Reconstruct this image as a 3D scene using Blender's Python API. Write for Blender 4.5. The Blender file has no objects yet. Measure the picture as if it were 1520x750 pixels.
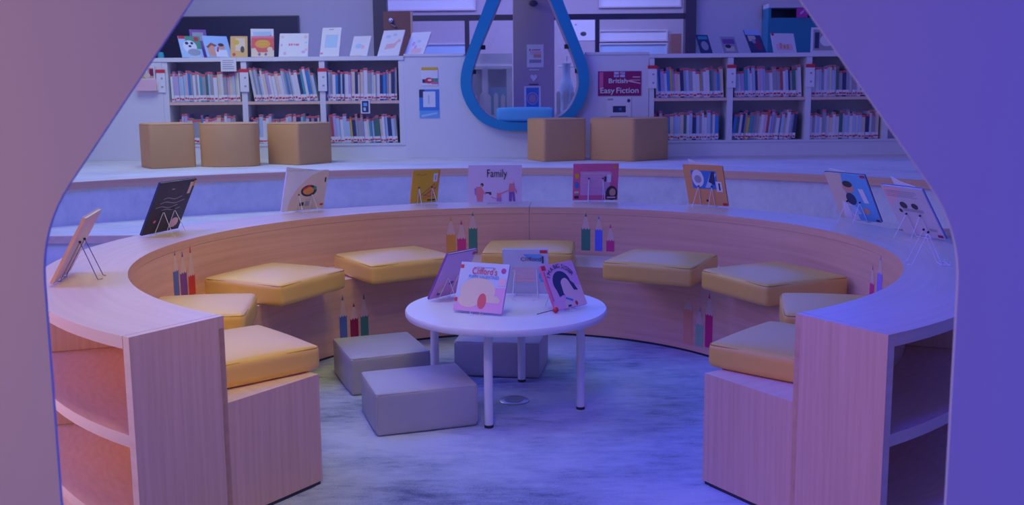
import bpy, bmesh, math, random
from mathutils import Vector, Matrix
random.seed(7)
scene = bpy.context.scene
COL = scene.collection
sin, cos, pi, rad = math.sin, math.cos, math.pi, math.radians

# ------------------------------------------------------------------ materials
MATS = {}
def lin(c):
    return tuple((x / 12.92 if x <= .04045 else ((x + .055) / 1.055) ** 2.4) for x in c)
def new_mat(name):
    m = bpy.data.materials.new(name); m.use_nodes = True
    nt = m.node_tree; nt.nodes.clear()
    out = nt.nodes.new('ShaderNodeOutputMaterial'); b = nt.nodes.new('ShaderNodeBsdfPrincipled')
    nt.links.new(b.outputs[0], out.inputs[0])
    return m, nt, b
def plain(name, col, rough=.5, var=.06, scale=8., spec=.5, metal=0., bump=0., coat=0.):
    """colour given in linear rgb, with a gentle procedural mottling"""
    if name in MATS: return MATS[name]
    m, nt, b = new_mat(name)
    tc = nt.nodes.new('ShaderNodeTexCoord'); nz = nt.nodes.new('ShaderNodeTexNoise')
    nz.inputs['Scale'].default_value = scale; nz.inputs['Detail'].default_value = 4
    nt.links.new(tc.outputs['Object'], nz.inputs['Vector'])
    mx = nt.nodes.new('ShaderNodeMix'); mx.data_type = 'RGBA'
    lo = [max(0, c * (1 - var)) for c in col]; hi = [min(1, c * (1 + var)) for c in col]
    mx.inputs[6].default_value = (*lo, 1); mx.inputs[7].default_value = (*hi, 1)
    nt.links.new(nz.outputs['Fac'], mx.inputs[0]); nt.links.new(mx.outputs[2], b.inputs['Base Color'])
    b.inputs['Roughness'].default_value = rough; b.inputs['Metallic'].default_value = metal
    b.inputs['Specular IOR Level'].default_value = spec; b.inputs['Coat Weight'].default_value = coat; b.inputs['Coat Roughness'].default_value = .42
    if bump:
        bp = nt.nodes.new('ShaderNodeBump'); bp.inputs['Strength'].default_value = bump; bp.inputs['Distance'].default_value = .002
        n2 = nt.nodes.new('ShaderNodeTexNoise'); n2.inputs['Scale'].default_value = 180
        nt.links.new(tc.outputs['Object'], n2.inputs['Vector'])
        nt.links.new(n2.outputs['Fac'], bp.inputs['Height']); nt.links.new(bp.outputs[0], b.inputs['Normal'])
    MATS[name] = m
    return m
def wood(name, base, dark, mode='vert', rough=.42):
    """oak veneer; mode 'vert' grain runs up, 'ring' grain runs round the bench centre (object origin)"""
    m, nt, b = new_mat(name)
    N, L = nt.nodes.new, nt.links.new
    tc = N('ShaderNodeTexCoord'); sp = N('ShaderNodeSeparateXYZ'); L(tc.outputs['Object'], sp.inputs[0])
    cb = N('ShaderNodeCombineXYZ')
    at = N('ShaderNodeMath'); at.operation = 'ARCTAN2'; L(sp.outputs[0], at.inputs[0]); L(sp.outputs[1], at.inputs[1])
    ln = N('ShaderNodeVectorMath'); ln.operation = 'LENGTH'
    fl = N('ShaderNodeCombineXYZ'); L(sp.outputs[0], fl.inputs[0]); L(sp.outputs[1], fl.inputs[1]); L(fl.outputs[0], ln.inputs[0])
    sa, sr, sz = (9., 60., 2.2) if mode == 'vert' else (1.6, 30., 34.)
    def mul(sock, k):
        q = N('ShaderNodeMath'); q.operation = 'MULTIPLY'; q.inputs[1].default_value = k; L(sock, q.inputs[0]); return q.outputs[0]
    L(mul(at.outputs[0], sa * 3 if mode == 'vert' else sa), cb.inputs[0]); L(mul(ln.outputs['Value'], sr), cb.inputs[1]); L(mul(sp.outputs[2], sz), cb.inputs[2])
    n1 = N('ShaderNodeTexNoise'); n1.inputs['Scale'].default_value = 1.; n1.inputs['Detail'].default_value = 7; n1.inputs['Roughness'].default_value = .62
    n1.inputs['Distortion'].default_value = .25
    L(cb.outputs[0], n1.inputs['Vector'])
    wv = N('ShaderNodeTexWave'); wv.inputs['Scale'].default_value = .35; wv.inputs['Distortion'].default_value = 9; wv.inputs['Detail'].default_value = 3
    wv.bands_direction = 'DIAGONAL'
    L(cb.outputs[0], wv.inputs['Vector'])
    ad = N('ShaderNodeMix'); ad.data_type = 'FLOAT'; ad.inputs[0].default_value = .12
    L(n1.outputs['Fac'], ad.inputs[2]); L(wv.outputs['Fac'], ad.inputs[3])
    rp = N('ShaderNodeValToRGB'); rp.color_ramp.elements[0].position = .22; rp.color_ramp.elements[1].position = .70
    rp.color_ramp.elements[0].color = (*dark, 1); rp.color_ramp.elements[1].color = (*base, 1)
    L(ad.outputs[0], rp.inputs[0]); L(rp.outputs[0], b.inputs['Base Color'])
    b.inputs['Roughness'].default_value = rough; b.inputs['Coat Weight'].default_value = .15; b.inputs['Coat Roughness'].default_value = .35
    MATS[name] = m
    return m
def carpet_mat(name, light, mid, dark):
    m, nt, b = new_mat(name)
    N, L = nt.nodes.new, nt.links.new
    tc = N('ShaderNodeTexCoord')
    def noise(scale, sx, sy, det=5, dist=0.):
        mp = N('ShaderNodeMapping'); mp.inputs['Scale'].default_value = (sx, sy, 1); L(tc.outputs['Object'], mp.inputs[0])
        n = N('ShaderNodeTexNoise'); n.inputs['Scale'].default_value = scale; n.inputs['Detail'].default_value = det
        n.inputs['Roughness'].default_value = .65; n.inputs['Distortion'].default_value = dist
        L(mp.outputs[0], n.inputs['Vector']); return n.outputs['Fac']
    big = noise(1.5, .8, 1.25, 9); streak = noise(10, .8, 2.6, 7); fine = noise(160, 1, 1, 2)
    def mixf(a, c, f):
        q = N('ShaderNodeMix'); q.data_type = 'FLOAT'; q.inputs[0].default_value = f; L(a, q.inputs[2]); L(c, q.inputs[3]); return q.outputs[0]
    v = mixf(mixf(big, streak, .30), fine, .14)
    rp = N('ShaderNodeValToRGB'); e = rp.color_ramp.elements
    e[0].position = .37; e[0].color = (*dark, 1); e[1].position = .57; e[1].color = (*light, 1)
    km = e.new(.48); km.color = (*mid, 1)
    L(v, rp.inputs[0]); L(rp.outputs[0], b.inputs['Base Color'])
    b.inputs['Roughness'].default_value = .95; b.inputs['Specular IOR Level'].default_value = .15
    bp = N('ShaderNodeBump'); bp.inputs['Strength'].default_value = .35; bp.inputs['Distance'].default_value = .004
    L(fine, bp.inputs['Height']); L(bp.outputs[0], b.inputs['Normal'])
    MATS[name] = m
    return m
def glass_mat(name):
    m = bpy.data.materials.new(name); m.use_nodes = True; nt = m.node_tree; nt.nodes.clear()
    out = nt.nodes.new('ShaderNodeOutputMaterial'); mix = nt.nodes.new('ShaderNodeMixShader')
    tr = nt.nodes.new('ShaderNodeBsdfTransparent'); gl = nt.nodes.new('ShaderNodeBsdfGlossy'); gl.inputs['Roughness'].default_value = .03
    fr = nt.nodes.new('ShaderNodeFresnel'); fr.inputs[0].default_value = 1.45
    nt.links.new(fr.outputs[0], mix.inputs[0]); nt.links.new(tr.outputs[0], mix.inputs[1]); nt.links.new(gl.outputs[0], mix.inputs[2])
    nt.links.new(mix.outputs[0], out.inputs[0]); MATS[name] = m
    return m

OAK_D, OAK_L = (.69, .40, .27), (.81, .50, .37)
oak_v = wood('oak veneer upright grain', OAK_L, OAK_D, 'vert')
oak_r = wood('oak veneer running grain', (.86, .50, .33), (.72, .38, .23), 'ring')
oak_top = wood('pale oak counter top', (.90, .68, .54), (.82, .57, .43), 'ring', .34)
oak_edge = wood('pale oak edge band', (.90, .62, .48), (.80, .50, .36), 'ring', .4)
carpet = carpet_mat('mottled blue grey carpet', (.53, .58, .70), (.39, .44, .57), (.14, .17, .26))
carpet_pale = carpet_mat('pale blue carpet', (.80, .78, .77), (.72, .71, .72), (.56, .57, .61))
yellow = plain('yellow leatherette', (.92, .54, .08), .48, .04, 6, .8, bump=.12, coat=.55)
yellow_seam = plain('yellow seam', (.62, .30, .02), .5)
tan = plain('tan leatherette', (.72, .40, .15), .55, .05, 5, .4, bump=.1)
tan_seam = plain('tan seam', (.50, .26, .09), .6)
grey = plain('grey leatherette', (.44, .42, .46), .42, .05, 7, .5, bump=.2)
grey_seam = plain('grey seam', (.22, .22, .24), .5)
white = plain('white lacquer', (.80, .79, .78), .35, .02)
white_wall = plain('white painted board', (.78, .77, .77), .6, .02)
white_cut = plain('white portal panel', (.74, .72, .72), .7, .015)
steel = plain('polished wire', (.72, .70, .70), .25, .03, metal=.8)
steel_w = plain('white coated wire', (.82, .80, .82), .35, .03)
black = plain('black plastic', (.03, .03, .04), .45)
navy = plain('dark navy board', (.025, .03, .055), .35)
teal = plain('teal laminate', (.03, .26, .36), .5)
tear_blue = plain('cobalt blue laminate', (.015, .28, .50), .4, .04)
sky_cush = plain('sky blue leatherette', (.12, .50, .74), .45, .04, bump=.1)
mauve = plain('mauve grey column paint', (.52, .40, .46), .6, .05, 3)
hall_wall = plain('hall wall paint', (.52, .45, .48), .8, .03)
grey_wall = plain('grey white wall paint', (.68, .63, .67), .8, .03)
frame_dk = plain('dark bronze frame', (.11, .085, .11), .45)
brown = plain('brown door veneer', (.30, .13, .10), .5, .12, 4)
inside = plain('cabinet inside grey', (.66, .63, .64), .6, .03)  # white boards greyed in the colour to stand for inner shade
paper = plain('paper white', (.85, .84, .83), .6, .02)
cream = plain('cream print', (.82, .66, .48), .5, .03)
redp = plain('red print', (.72, .04, .06), .5)
pinkp = plain('pink print', (.85, .16, .32), .45)
palepink = plain('pale pink print', (.88, .55, .58), .5)
lilac = plain('lilac print', (.72, .42, .70), .45)
pinklav = plain('pink lavender print', (.80, .40, .62), .45)
dgrey = plain('charcoal print', (.05, .05, .06), .5)
skin = plain('tan print', (.76, .40, .26), .5)
orange = plain('orange print', (.88, .34, .06), .5)
yellowp = plain('mustard print', (.80, .50, .03), .5)
bluep = plain('blue print', (.06, .25, .62), .5)
paleblue = plain('pale blue print', (.48, .66, .82), .5)
skyp = plain('sky print', (.16, .48, .78), .5)
greenp = plain('green print', (.10, .36, .20), .5)
navyp = plain('navy print', (.035, .05, .13), .45)
burg = plain('burgundy print', (.26, .02, .09), .45)
tealp = plain('teal print', (.05, .42, .45), .5)
grayp = plain('grey print', (.40, .40, .43), .5)
purplep = plain('purple print', (.25, .10, .36), .5)
pages = plain('book pages', (.80, .76, .70), .8, .04)
brass = plain('floor box metal', (.55, .55, .56), .3, .05, metal=.7)
glass = glass_mat('clear glass')

# pencil stickers
def dec(n, c): return plain('sticker ' + n, c, .45, .03)
STK = dict(blue=dec('blue', (.10, .17, .42)), purple=dec('purple', (.22, .08, .32)), red=dec('red', (.72, .06, .05)), orange=dec('orange', (.82, .36, .06)),
           pink=dec('pink', (.75, .05, .22)), green=dec('green', (.07, .27, .16)), violet=dec('violet', (.35, .22, .75)), magenta=dec('magenta', (.66, .02, .16)))
STK['dark red'] = dec('dark red', (.34, .01, .05)); STK['pale green'] = dec('pale green', (.30, .52, .30)); STK['salmon'] = dec('salmon', (.85, .36, .20)); STK['bright blue'] = dec('bright blue', (.12, .18, .75))
stk_wood = dec('pencil wood', (.80, .54, .42))

# ------------------------------------------------------------------ mesh builder
class MB:
    def __init__(s): s.bm = bmesh.new(); s.mats = []
    def mi(s, m):
        if m not in s.mats: s.mats.append(m)
        return s.mats.index(m)
    def face(s, vs, m):
        try: f = s.bm.faces.new(vs)
        except ValueError: return
        f.material_index = s.mi(m)
    def poly(s, pts, m): s.face([s.bm.verts.new(p) for p in pts], m)
    def box(s, c, d, m, rz=0., R=None):
        M = R or Matrix.Rotation(rz, 3, 'Z'); c = Vector(c)
        v = [s.bm.verts.new(c + M @ Vector((x * d[0] / 2, y * d[1] / 2, z * d[2] / 2))) for x in (-1, 1) for y in (-1, 1) for z in (-1, 1)]
        for f in ((0, 1, 3, 2), (4, 6, 7, 5), (0, 4, 5, 1), (2, 3, 7, 6), (0, 2, 6, 4), (1, 5, 7, 3)): s.face([v[i] for i in f], m)
    def span(s, a, b, m): s.box([(p + q) / 2 for p, q in zip(a, b)], [abs(q - p) for p, q in zip(a, b)], m)
    def prism(s, poly, y0, y1, m, mside=None):
        """polygon in x,z pushed from y0 (front) to y1"""
        a = [s.bm.verts.new((x, y0, z)) for x, z in poly]; b = [s.bm.verts.new((x, y1, z)) for x, z in poly]
        n = len(poly); s.face(a, m); s.face(b[::-1], m)
        for i in range(n): s.face([a[i], b[i], b[(i + 1) % n], a[(i + 1) % n]], mside or m)
    def ring(s, outer, inner, y0, y1, m, min_=None):
        n = len(outer)
        V = lambda P, y: [s.bm.verts.new((x, y, z)) for x, z in P]
        a, b, c, d = V(outer, y0), V(inner, y0), V(outer, y1), V(inner, y1)
        for i in range(n):
            j = (i + 1) % n
            s.face([a[i], a[j], b[j], b[i]], m); s.face([c[i], d[i], d[j], c[j]], m)
            s.face([a[i], c[i], c[j], a[j]], m); s.face([b[i], b[j], d[j], d[i]], min_ or m)
    def arc(s, R0, R1, a0, a1, z0, z1, m, n=None, mtop=None, mout=None):
        n = n or max(1, int(abs(a1 - a0) / rad(2.5)))
        rows = []
        for i in range(n + 1):
            a = a0 + (a1 - a0) * i / n
            rows.append([s.bm.verts.new((R * sin(a), R * cos(a), z)) for R, z in ((R0, z0), (R1, z0), (R1, z1), (R0, z1))])
        for p, q in zip(rows, rows[1:]):
            for k in range(4): s.face([p[k], p[(k + 1) % 4], q[(k + 1) % 4], q[k]], (mtop if (mtop and k == 2) else mout if (mout and k == 1) else m))
        s.face(rows[0][::-1], m); s.face(rows[-1], m)
    def tube(s, pts, r, m, n=8, closed=False):
        pts = [Vector(p) for p in pts]; N = len(pts); rings = []; up = None
        for i, p in enumerate(pts):
            if closed: d = (pts[(i + 1) % N] - pts[i - 1])
            else: d = pts[min(i + 1, N - 1)] - pts[max(i - 1, 0)]
            d.normalize()
            if up is None:
                up = d.orthogonal().normalized()
            else:
                up = (up - d * up.dot(d))
                if up.length < 1e-6: up = d.orthogonal()
                up.normalize()
            w = d.cross(up); rr = r[i] if isinstance(r, (list, tuple)) else r
            rings.append([s.bm.verts.new(p + (up * cos(2 * pi * k / n) + w * sin(2 * pi * k / n)) * rr) for k in range(n)])
        for i in range(N if closed else N - 1):
            a, b = rings[i], rings[(i + 1) % N]
            for k in range(n): s.face([a[k], a[(k + 1) % n], b[(k + 1) % n], b[k]], m)
        if not closed: s.face(rings[0][::-1], m); s.face(rings[-1], m)
    def lathe(s, prof, m, n=48, c=(0, 0)):
        """profile of (radius, z) from bottom to top, closed with caps"""
        rows = [[s.bm.verts.new((c[0] + r * cos(2 * pi * k / n), c[1] + r * sin(2 * pi * k / n), z)) for k in range(n)] for r, z in prof]
        for a, b in zip(rows, rows[1:]):
            for k in range(n): s.face([a[k], a[(k + 1) % n], b[(k + 1) % n], b[k]], m)
        s.face(rows[0][::-1], m); s.face(rows[-1], m)
    def ball(s, c, r, m, sz=1.):
        prof = [(max(1e-4, r * cos(t)), c[2] + r * sz * sin(t)) for t in [(-pi / 2) + pi * i / 8 for i in range(9)]]
        s.lathe(prof, m, 14, c[:2])
    def rbox(s, h, r, bulge, m, c=(0, 0, 0), dish=0.):
        """soft box of half sizes h, edge radius r, crown 'bulge' on the top"""
        def steps(H):
            e = [-H, -H + .25 * r, -H + .55 * r, -H + r]
            k = 6; return e + [(-H + r) + (2 * (H - r)) * i / k for i in range(1, k)] + [-q for q in e[::-1]]
        S = [steps(q) for q in h]; C = Vector(c); cache = {}
        def vert(x, y, z):
            key = (round(x, 5), round(y, 5), round(z, 5))
            if key in cache: return cache[key]
            p = Vector((x, y, z)); q = Vector([max(-(H - r), min(H - r, v)) for H, v in zip(h, p)]); d = p - q
            if d.length > 1e-9: p = q + d.normalized() * r
            u, v_ = p.x / h[0], p.y / h[1]
            if p.z > 0: p.z += bulge * (1 - u * u) * (1 - v_ * v_) * (p.z / h[2])
            p.x += dish * (1 - v_ * v_) * (1 if p.x > 0 else -1) * abs(u) ** 3; p.y += dish * (1 - u * u) * (1 if p.y > 0 else -1) * abs(v_) ** 3
            cache[key] = s.bm.verts.new(p + C); return cache[key]
        for ax in range(3):
            b, c_ = [(1, 2), (0, 2), (0, 1)][ax]
            for sg in (-1, 1):
                for i in range(len(S[b]) - 1):
                    for j in range(len(S[c_]) - 1):
                        vs = []
                        for (ii, jj) in ((i, j), (i + 1, j), (i + 1, j + 1), (i, j + 1)):
                            co = [0, 0, 0]; co[ax] = sg * h[ax]; co[b] = S[b][ii]; co[c_] = S[c_][jj]; vs.append(vert(*co))
                        s.face(vs, m)
    def build(s, name, parent=None, loc=(0, 0, 0), rot=(0, 0, 0), bevel=0., smooth=False, seg=2):
        bm = s.bm
        if bevel:
            bmesh.ops.bevel(bm, geom=[e for e in bm.edges if len(e.link_faces) == 2 and e.calc_face_angle(0) > .6], offset=bevel, segments=seg, affect='EDGES', profile=.5, clamp_overlap=True)
        bmesh.ops.recalc_face_normals(bm, faces=bm.faces)
        me = bpy.data.meshes.new(name); bm.to_mesh(me); bm.free()
        for m in s.mats: me.materials.append(m)
        if smooth:
            for p in me.polygons: p.use_smooth = True
            try: me.set_sharp_from_angle(angle=rad(smooth if smooth is not True else 40))
            except Exception: pass
        o = bpy.data.objects.new(name, me); COL.objects.link(o)
        if parent: o.parent = parent
        o.location = loc; o.rotation_euler = rot
        return o
def tag(o, label=None, cat=None, group=None, kind=None):
    if label: o['label'] = label
    if cat: o['category'] = cat
    if group: o['group'] = group
    if kind: o['kind'] = kind
    return o
def empty(name, loc, label, cat, group=None, rot=(0, 0, 0)):
    o = bpy.data.objects.new(name, None); COL.objects.link(o); o.empty_display_size = .1
    o.location = loc; o.rotation_euler = rot
    return tag(o, label, cat, group)
def struct(o, label=None): return tag(o, label, None, None, 'structure')
def text(name, parent, s, size, loc, mat, rot=(pi / 2, 0, 0), align='CENTER', width=None, shear=0., bold=0.):
    cu = bpy.data.curves.new(name, 'FONT'); cu.body = s; cu.size = size; cu.align_x = align; cu.align_y = 'CENTER'; cu.extrude = .0002; cu.shear = shear; cu.offset = bold
    cu.materials.append(mat)
    t = bpy.data.objects.new(name, cu); COL.objects.link(t)
    me = bpy.data.meshes.new_from_object(t.evaluated_get(bpy.context.evaluated_depsgraph_get())); me.name = name
    bpy.data.objects.remove(t)
    if width and len(me.vertices):
        xs = [v.co.x for v in me.vertices]; w = max(xs) - min(xs)
        for v in me.vertices: v.co.x *= width / w
    o = bpy.data.objects.new(name, me); COL.objects.link(o); o.parent = parent; o.location = loc; o.rotation_euler = rot
    return o
def ell(cx, cz, rx, rz, n=18, t0=0., t1=2 * pi):
    full = abs(t1 - t0 - 2 * pi) < 1e-6
    return [(cx + rx * cos(t0 + (t1 - t0) * i / (n if full else n - 1)), cz + rz * sin(t0 + (t1 - t0) * i / (n if full else n - 1))) for i in range(n)]
def rect(x0, z0, x1, z1): return [(x0, z0), (x1, z0), (x1, z1), (x0, z1)]

# ------------------------------------------------------------------ the room
CX, CY = .0125, 4.144                    # centre of the ring
RI, RO, RB = 1.528, 1.848, 1.146
HC, HS = .655, .382
PZ = .655                                # upper platform height

m = MB(); m.span((-7, -2.5, -.05), (7, 9, 0), carpet); struct(m.build('floor'), 'mottled blue grey carpet floor inside the reading ring')
m = MB(); m.span((-7, 6.95, .001), (7, 9.2, .329), carpet_pale); struct(m.build('floor_lower_step'), 'lower carpeted step behind the ring')
m = MB(); m.span((-7, 6.925, .283), (7, 6.96, .334), oak_edge); struct(m.build('trim_1'), 'wood nosing of the lower step')
m = MB(); m.arc(4.40, 9.6, rad(-66), rad(66), .002, PZ, carpet_pale, 70); struct(m.build('floor_upper_platform', loc=(-.41, 4.33, 0)), 'pale blue carpeted platform in front of the bookcases')
m = MB(); m.arc(4.375, 4.42, rad(-66), rad(66), PZ - .055, PZ + .003, oak_r, 70); struct(m.build('trim_2', loc=(-.41, 4.33, 0)), 'curved wood nosing of the upper platform')

# foreground portal: a thin white panel with a house shaped opening
def portal():
    hole = [(-.717, 0.), (-.714, 1.02)]
    def rnd(p, a, b, r, n=8):
        p, a, b = Vector(p), Vector(a), Vector(b); d1 = (a - p).normalized(); d2 = (b - p).normalized()
        s, e = p + d1 * r, p + d2 * r
        return [tuple(s * (1 - t) ** 2 + p * 2 * t * (1 - t) + e * t * t) for t in [i / n for i in range(n + 1)]]
    L0, L1, A = (-.714, 1.105), (-.024, 2.035), None
    hole = [(-.717, 0.)] + rnd(L0, (-.717, 0), L1, .085) + rnd(L1, L0, (.681, 1.09), .12) + rnd((.681, 1.09), L1, (.683, 0), .085) + [(.684, 0.)]
    return [(-2.6, 0.), (-2.6, 2.7), (2.6, 2.7), (2.6, 0.)] , hole
outer, hole = portal()
m = MB(); m.prism(outer + hole[::-1], 1.49, 1.498, white_cut)
struct(m.build('wall_front', smooth=30), 'white panel with a house shaped opening framing the view')

# ------------------------------------------------------------------ the ring: counter bookcase and bench
aL, aR, aS = -2.534, 2.576, rad(3.3)
def decal(parent, spec, R, label):
    """a printed pencil wrapped on the curved panel: coloured body with notched end, bare wood cone, coloured point"""
    colr, ang, hw, zb, zt, ztip = spec; mm = MB(); R -= .0012
    a0, a1 = rad(ang - hw), rad(ang + hw); am = rad(ang)
    P = lambda a, z, k=0: (( R - k) * sin(a), (R - k) * cos(a), z)
    N = 6; seq = [P(a0 + (a1 - a0) * i / N, zt - (.010 if i % 2 else 0.)) for i in range(N + 1)]
    mm.poly([P(a1, zb), P(am, zb), P(a0, zb)] + seq, STK[colr])
    zc = zt + (ztip - zt) * .72; da = (a1 - a0) * .13
    mm.poly([P(a1, zt - .008, -.0004), P(am, zt - .012, -.0004), P(a0, zt - .008, -.0004), P(am - da, zc, -.0004), P(am + da, zc, -.0004)], stk_wood)
    mm.poly([P(am + da, zc), P(am - da, zc), P(am, ztip)], STK[colr])
    return tag(mm.build('pencil_decal', parent), label)
def ring_half(a0, a1, side, end):
    e = empty('curved_bookcase', (CX, CY, 0), '%s half of the oak ring bookcase with a pale counter top' % side, 'bookcase', 'two halves of the oak ring bookcase')
    da = .026 / 1.7
    m = MB(); m.arc(RI, RO, a0 + (da + .0003 if end < 0 else 0), a1 - (da + .0003 if end > 0 else 0), HC - .036, HC, oak_r, mtop=oak_top, mout=oak_edge); m.build('counter_top', e, bevel=.002)
    m = MB(); m.arc(RI + .001, RI + .02, a0, a1, .0, HC - .037, oak_r); m.build('inner_panel', e)
    da = .026 / 1.7
    ends = (a0, a0 + da) if end < 0 else (a1 - da, a1)
    m = MB(); m.arc(RI, RO - .001, ends[0], ends[1], 0, HC - .0005, oak_v, 1, mtop=oak_top, mout=oak_edge); m.build('end_panel', e, bevel=.0015)
    for z0, z1 in ((.335, .37), (.055, .09)):
        m = MB(); m.arc(RI + .021, RO - .004, a0 + (da if end < 0 else .004), a1 - (da if end > 0 else .004), z0, z1, oak_edge, mtop=oak_v); m.build('shelf', e)
    m = MB(); m.arc(RI + .05, RO - .02, a0 + .02, a1 - .02, 0, .054, oak_v); m.build('plinth', e)
    k = 4
    for i in range(1, k + 1):
        a = a0 + (a1 - a0) * (i - (1 if end > 0 else 0) + (.0 if end < 0 else .0)) / k if True else 0
        if abs(a - (a0 if end < 0 else a1)) < .05: continue
        a = min(max(a, a0 + .012), a1 - .012)
        for z0, z1 in ((.091, .334), (.371, HC - .037)):
            m = MB(); m.arc(RI + .021, RO - .004, a - .007, a + .007, z0, z1, oak_v, 1); m.build('divider', e)
    return e
left_bc = ring_half(aL, aS - .0008, 'left', -1)
right_bc = ring_half(aS + .0008, aR, 'right', 1)
BACK = [('blue', -81.78, .93, .40, .536, .626), ('purple', -79.29, 1.11, .40, .515, .610), ('red', -76.68, 1.04, .395, .491, .630),
        ('orange', -13.67, 1.02, .39, .511, .612), ('pink', -11.38, .96, .39, .485, .590), ('green', -8.90, .95, .39, .542, .635),
        ('green', 15.53, .96, .409, .539, .630), ('bright blue', 18.35, .81, .409, .536, .613), ('pink', 20.91, .88, .409, .477, .569),
        ('pink', 88.69, .90, .42, .488, .563), ('violet', 91.91, 1.16, .42, .546, .619)]
for sp in BACK: decal(left_bc if sp[1] < 3.3 else right_bc, sp, RI + .001, sp[0] + ' printed pencil')
def bench_half(a0, a1, side, end):
    e = empty('curved_bench', (CX, CY, 0), '%s half of the low oak ring bench under yellow cushions' % side, 'bench', 'two halves of the oak ring bench')
    da = .02 / 1.3
    m = MB(); m.arc(RB, RI - .001, a0 + (da + .0003 if end < 0 else 0), a1 - (da + .0003 if end > 0 else 0), HS - .022, HS, oak_r, mtop=oak_top); m.build('seat', e, bevel=.0015)
    m = MB(); m.arc(RB + .001, RB + .02, a0 + (da + .0003 if end < 0 else 0), a1 - (da + .0003 if end > 0 else 0), .012, HS - .0225, oak_r); m.build('front_panel', e)
    da = .02 / 1.3; ends = (a0, a0 + da) if end < 0 else (a1 - da, a1)
    m = MB(); m.arc(RB, RI - .002, ends[0], ends[1], .012, HS, oak_v, 1, mtop=oak_top); m.build('end_panel', e)
    m = MB(); m.arc(RB + .006, RB + .03, a0 + .004, a1 - .004, 0., .0118, black); m.build('toe_strip', e)
    m = MB(); m.arc(RB + .03, RI - .02, ends[0] + .002, ends[1] - .002, 0, .0118, black, 1); m.build('toe_strip', e)
    return e
left_bn = bench_half(aL + .006, aS - .0008, 'left', -1)
right_bn = bench_half(aS + .0008, aR - .006, 'right', 1)
BEN = [('blue', -49.11, 1.19, .06, .203, .310), ('dark red', -45.65, 1.27, .06, .178, .258), ('green', -42.49, 1.19, .06, .181, .297),
       ('salmon', 49.41, 1.42, .041, .224, .286), ('pale green', 53.20, 1.27, .045, .161, .243), ('magenta', 56.34, 1.26, .05, .220, .328)]
for sp in BEN: decal(left_bn if sp[1] < 0 else right_bn, sp, RB + .001, sp[0] + ' printed pencil')

# ------------------------------------------------------------------ yellow cushions
CUSH = [(-.948, 3.282, -131, .42, .44, 'yellow square cushion on the left bench end, nearest the left bookcase end'),
        (-1.245, 3.872, -98, .40, .43, 'yellow square cushion second from the left bench end, partly behind the counter corner'),
        (-1.105, 4.575, -62.5, .46, .47, 'yellow square cushion below the blue, purple and red printed pencils'),
        (-.605, 5.075, -33.5, .46, .49, 'yellow square cushion above the blue, dark red and green bench pencils'),
        (.095, 5.335, 5, .44, .48, 'yellow cushion at the far middle of the ring behind the white table'),
        (.750, 4.925, 27, .46, .46, 'yellow cushion right of the table below the pink counter book'),
        (1.195, 4.48, 64, .47, .47, 'yellow cushion beneath the orange counter book on the right bench'),
        (1.252, 3.775, 103, .40, .43, 'yellow cushion second from the right bench end, partly hidden by the counter corner'),
        (.955, 3.275, 131.5, .42, .44, 'yellow cushion on the right bench end beside the right bookcase end')]
for i, (x, y, a, dep, wid, lab) in enumerate(CUSH):
    e = empty('seat_cushion', (x, y, HS + .001), lab, 'cushion', 'yellow cushions on the ring bench', (0, 0, -rad(a)))
    hx, hy, hz = wid / 2, dep / 2, (.043 if i in (0, 8) else .049)
    m = MB(); m.rbox((hx, hy, hz), .022, .016, yellow, (0, 0, hz), .006); m.build('cushion_body', e, smooth=60)
    m = MB(); q = .004
    pts = []
    for (sx, sy, t) in ((1, 1, 0), (-1, 1, 90), (-1, -1, 180), (1, -1, 270)):
        for k in range(4):
            ang = rad(t + 30 * k); pts.append((sx * (hx - .024) + .021 * cos(ang), sy * (hy - .024) + .021 * sin(ang), hz * 2 - .0075))
    m.tube(pts, .0022, yellow_seam, 6, True); m.build('piping', e, smooth=True)

# ------------------------------------------------------------------ grey floor poufs
def grey_pouf(x, y, rz, w, d, h, lab):
    e = empty('floor_pouf', (x, y, .001), lab, 'pouf', 'grey poufs on the carpet', (0, 0, rad(rz)))
    m = MB(); m.rbox((w / 2, d / 2, h / 2), .014, .006, grey, (0, 0, h / 2), .003); m.build('pouf_body', e, smooth=60)
    m = MB(); X, Y, z = w / 2 - .003, d / 2 - .003, h - .004
    m.tube([(X - .01, Y, z), (-X + .01, Y, z), (-X, Y - .01, z), (-X, -Y + .01, z), (-X + .01, -Y, z), (X - .01, -Y, z), (X, -Y + .01, z), (X, Y - .01, z)], .003, grey_seam if False else grey, 6, True)
    for sx in (-1, 1):
        for sy in (-1, 1): m.tube([(sx * (X - .001), sy * (Y - .001), .02), (sx * (X - .001), sy * (Y - .001), h - .01)], .003, grey, 6)
    m.build('seam', e, smooth=True)
    m = MB()
    for sx in (-1, 1):
        for sy in (-1, 1): m.box((sx * (w / 2 - .04), sy * (d / 2 - .04), .004), (.03, .03, .008), black)
    m.build('foot', e)
grey_pouf(-.385, 3.885, 18, .405, .345, .168, 'grey leather pouf nearest the camera, left of the front table leg')
grey_pouf(-.607, 4.435, 21, .36, .40, .168, 'grey leather pouf beside the left bench pencils')
grey_pouf(-.05, 4.625, -9, .40, .34, .168, 'grey leather pouf behind the table legs')

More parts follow.
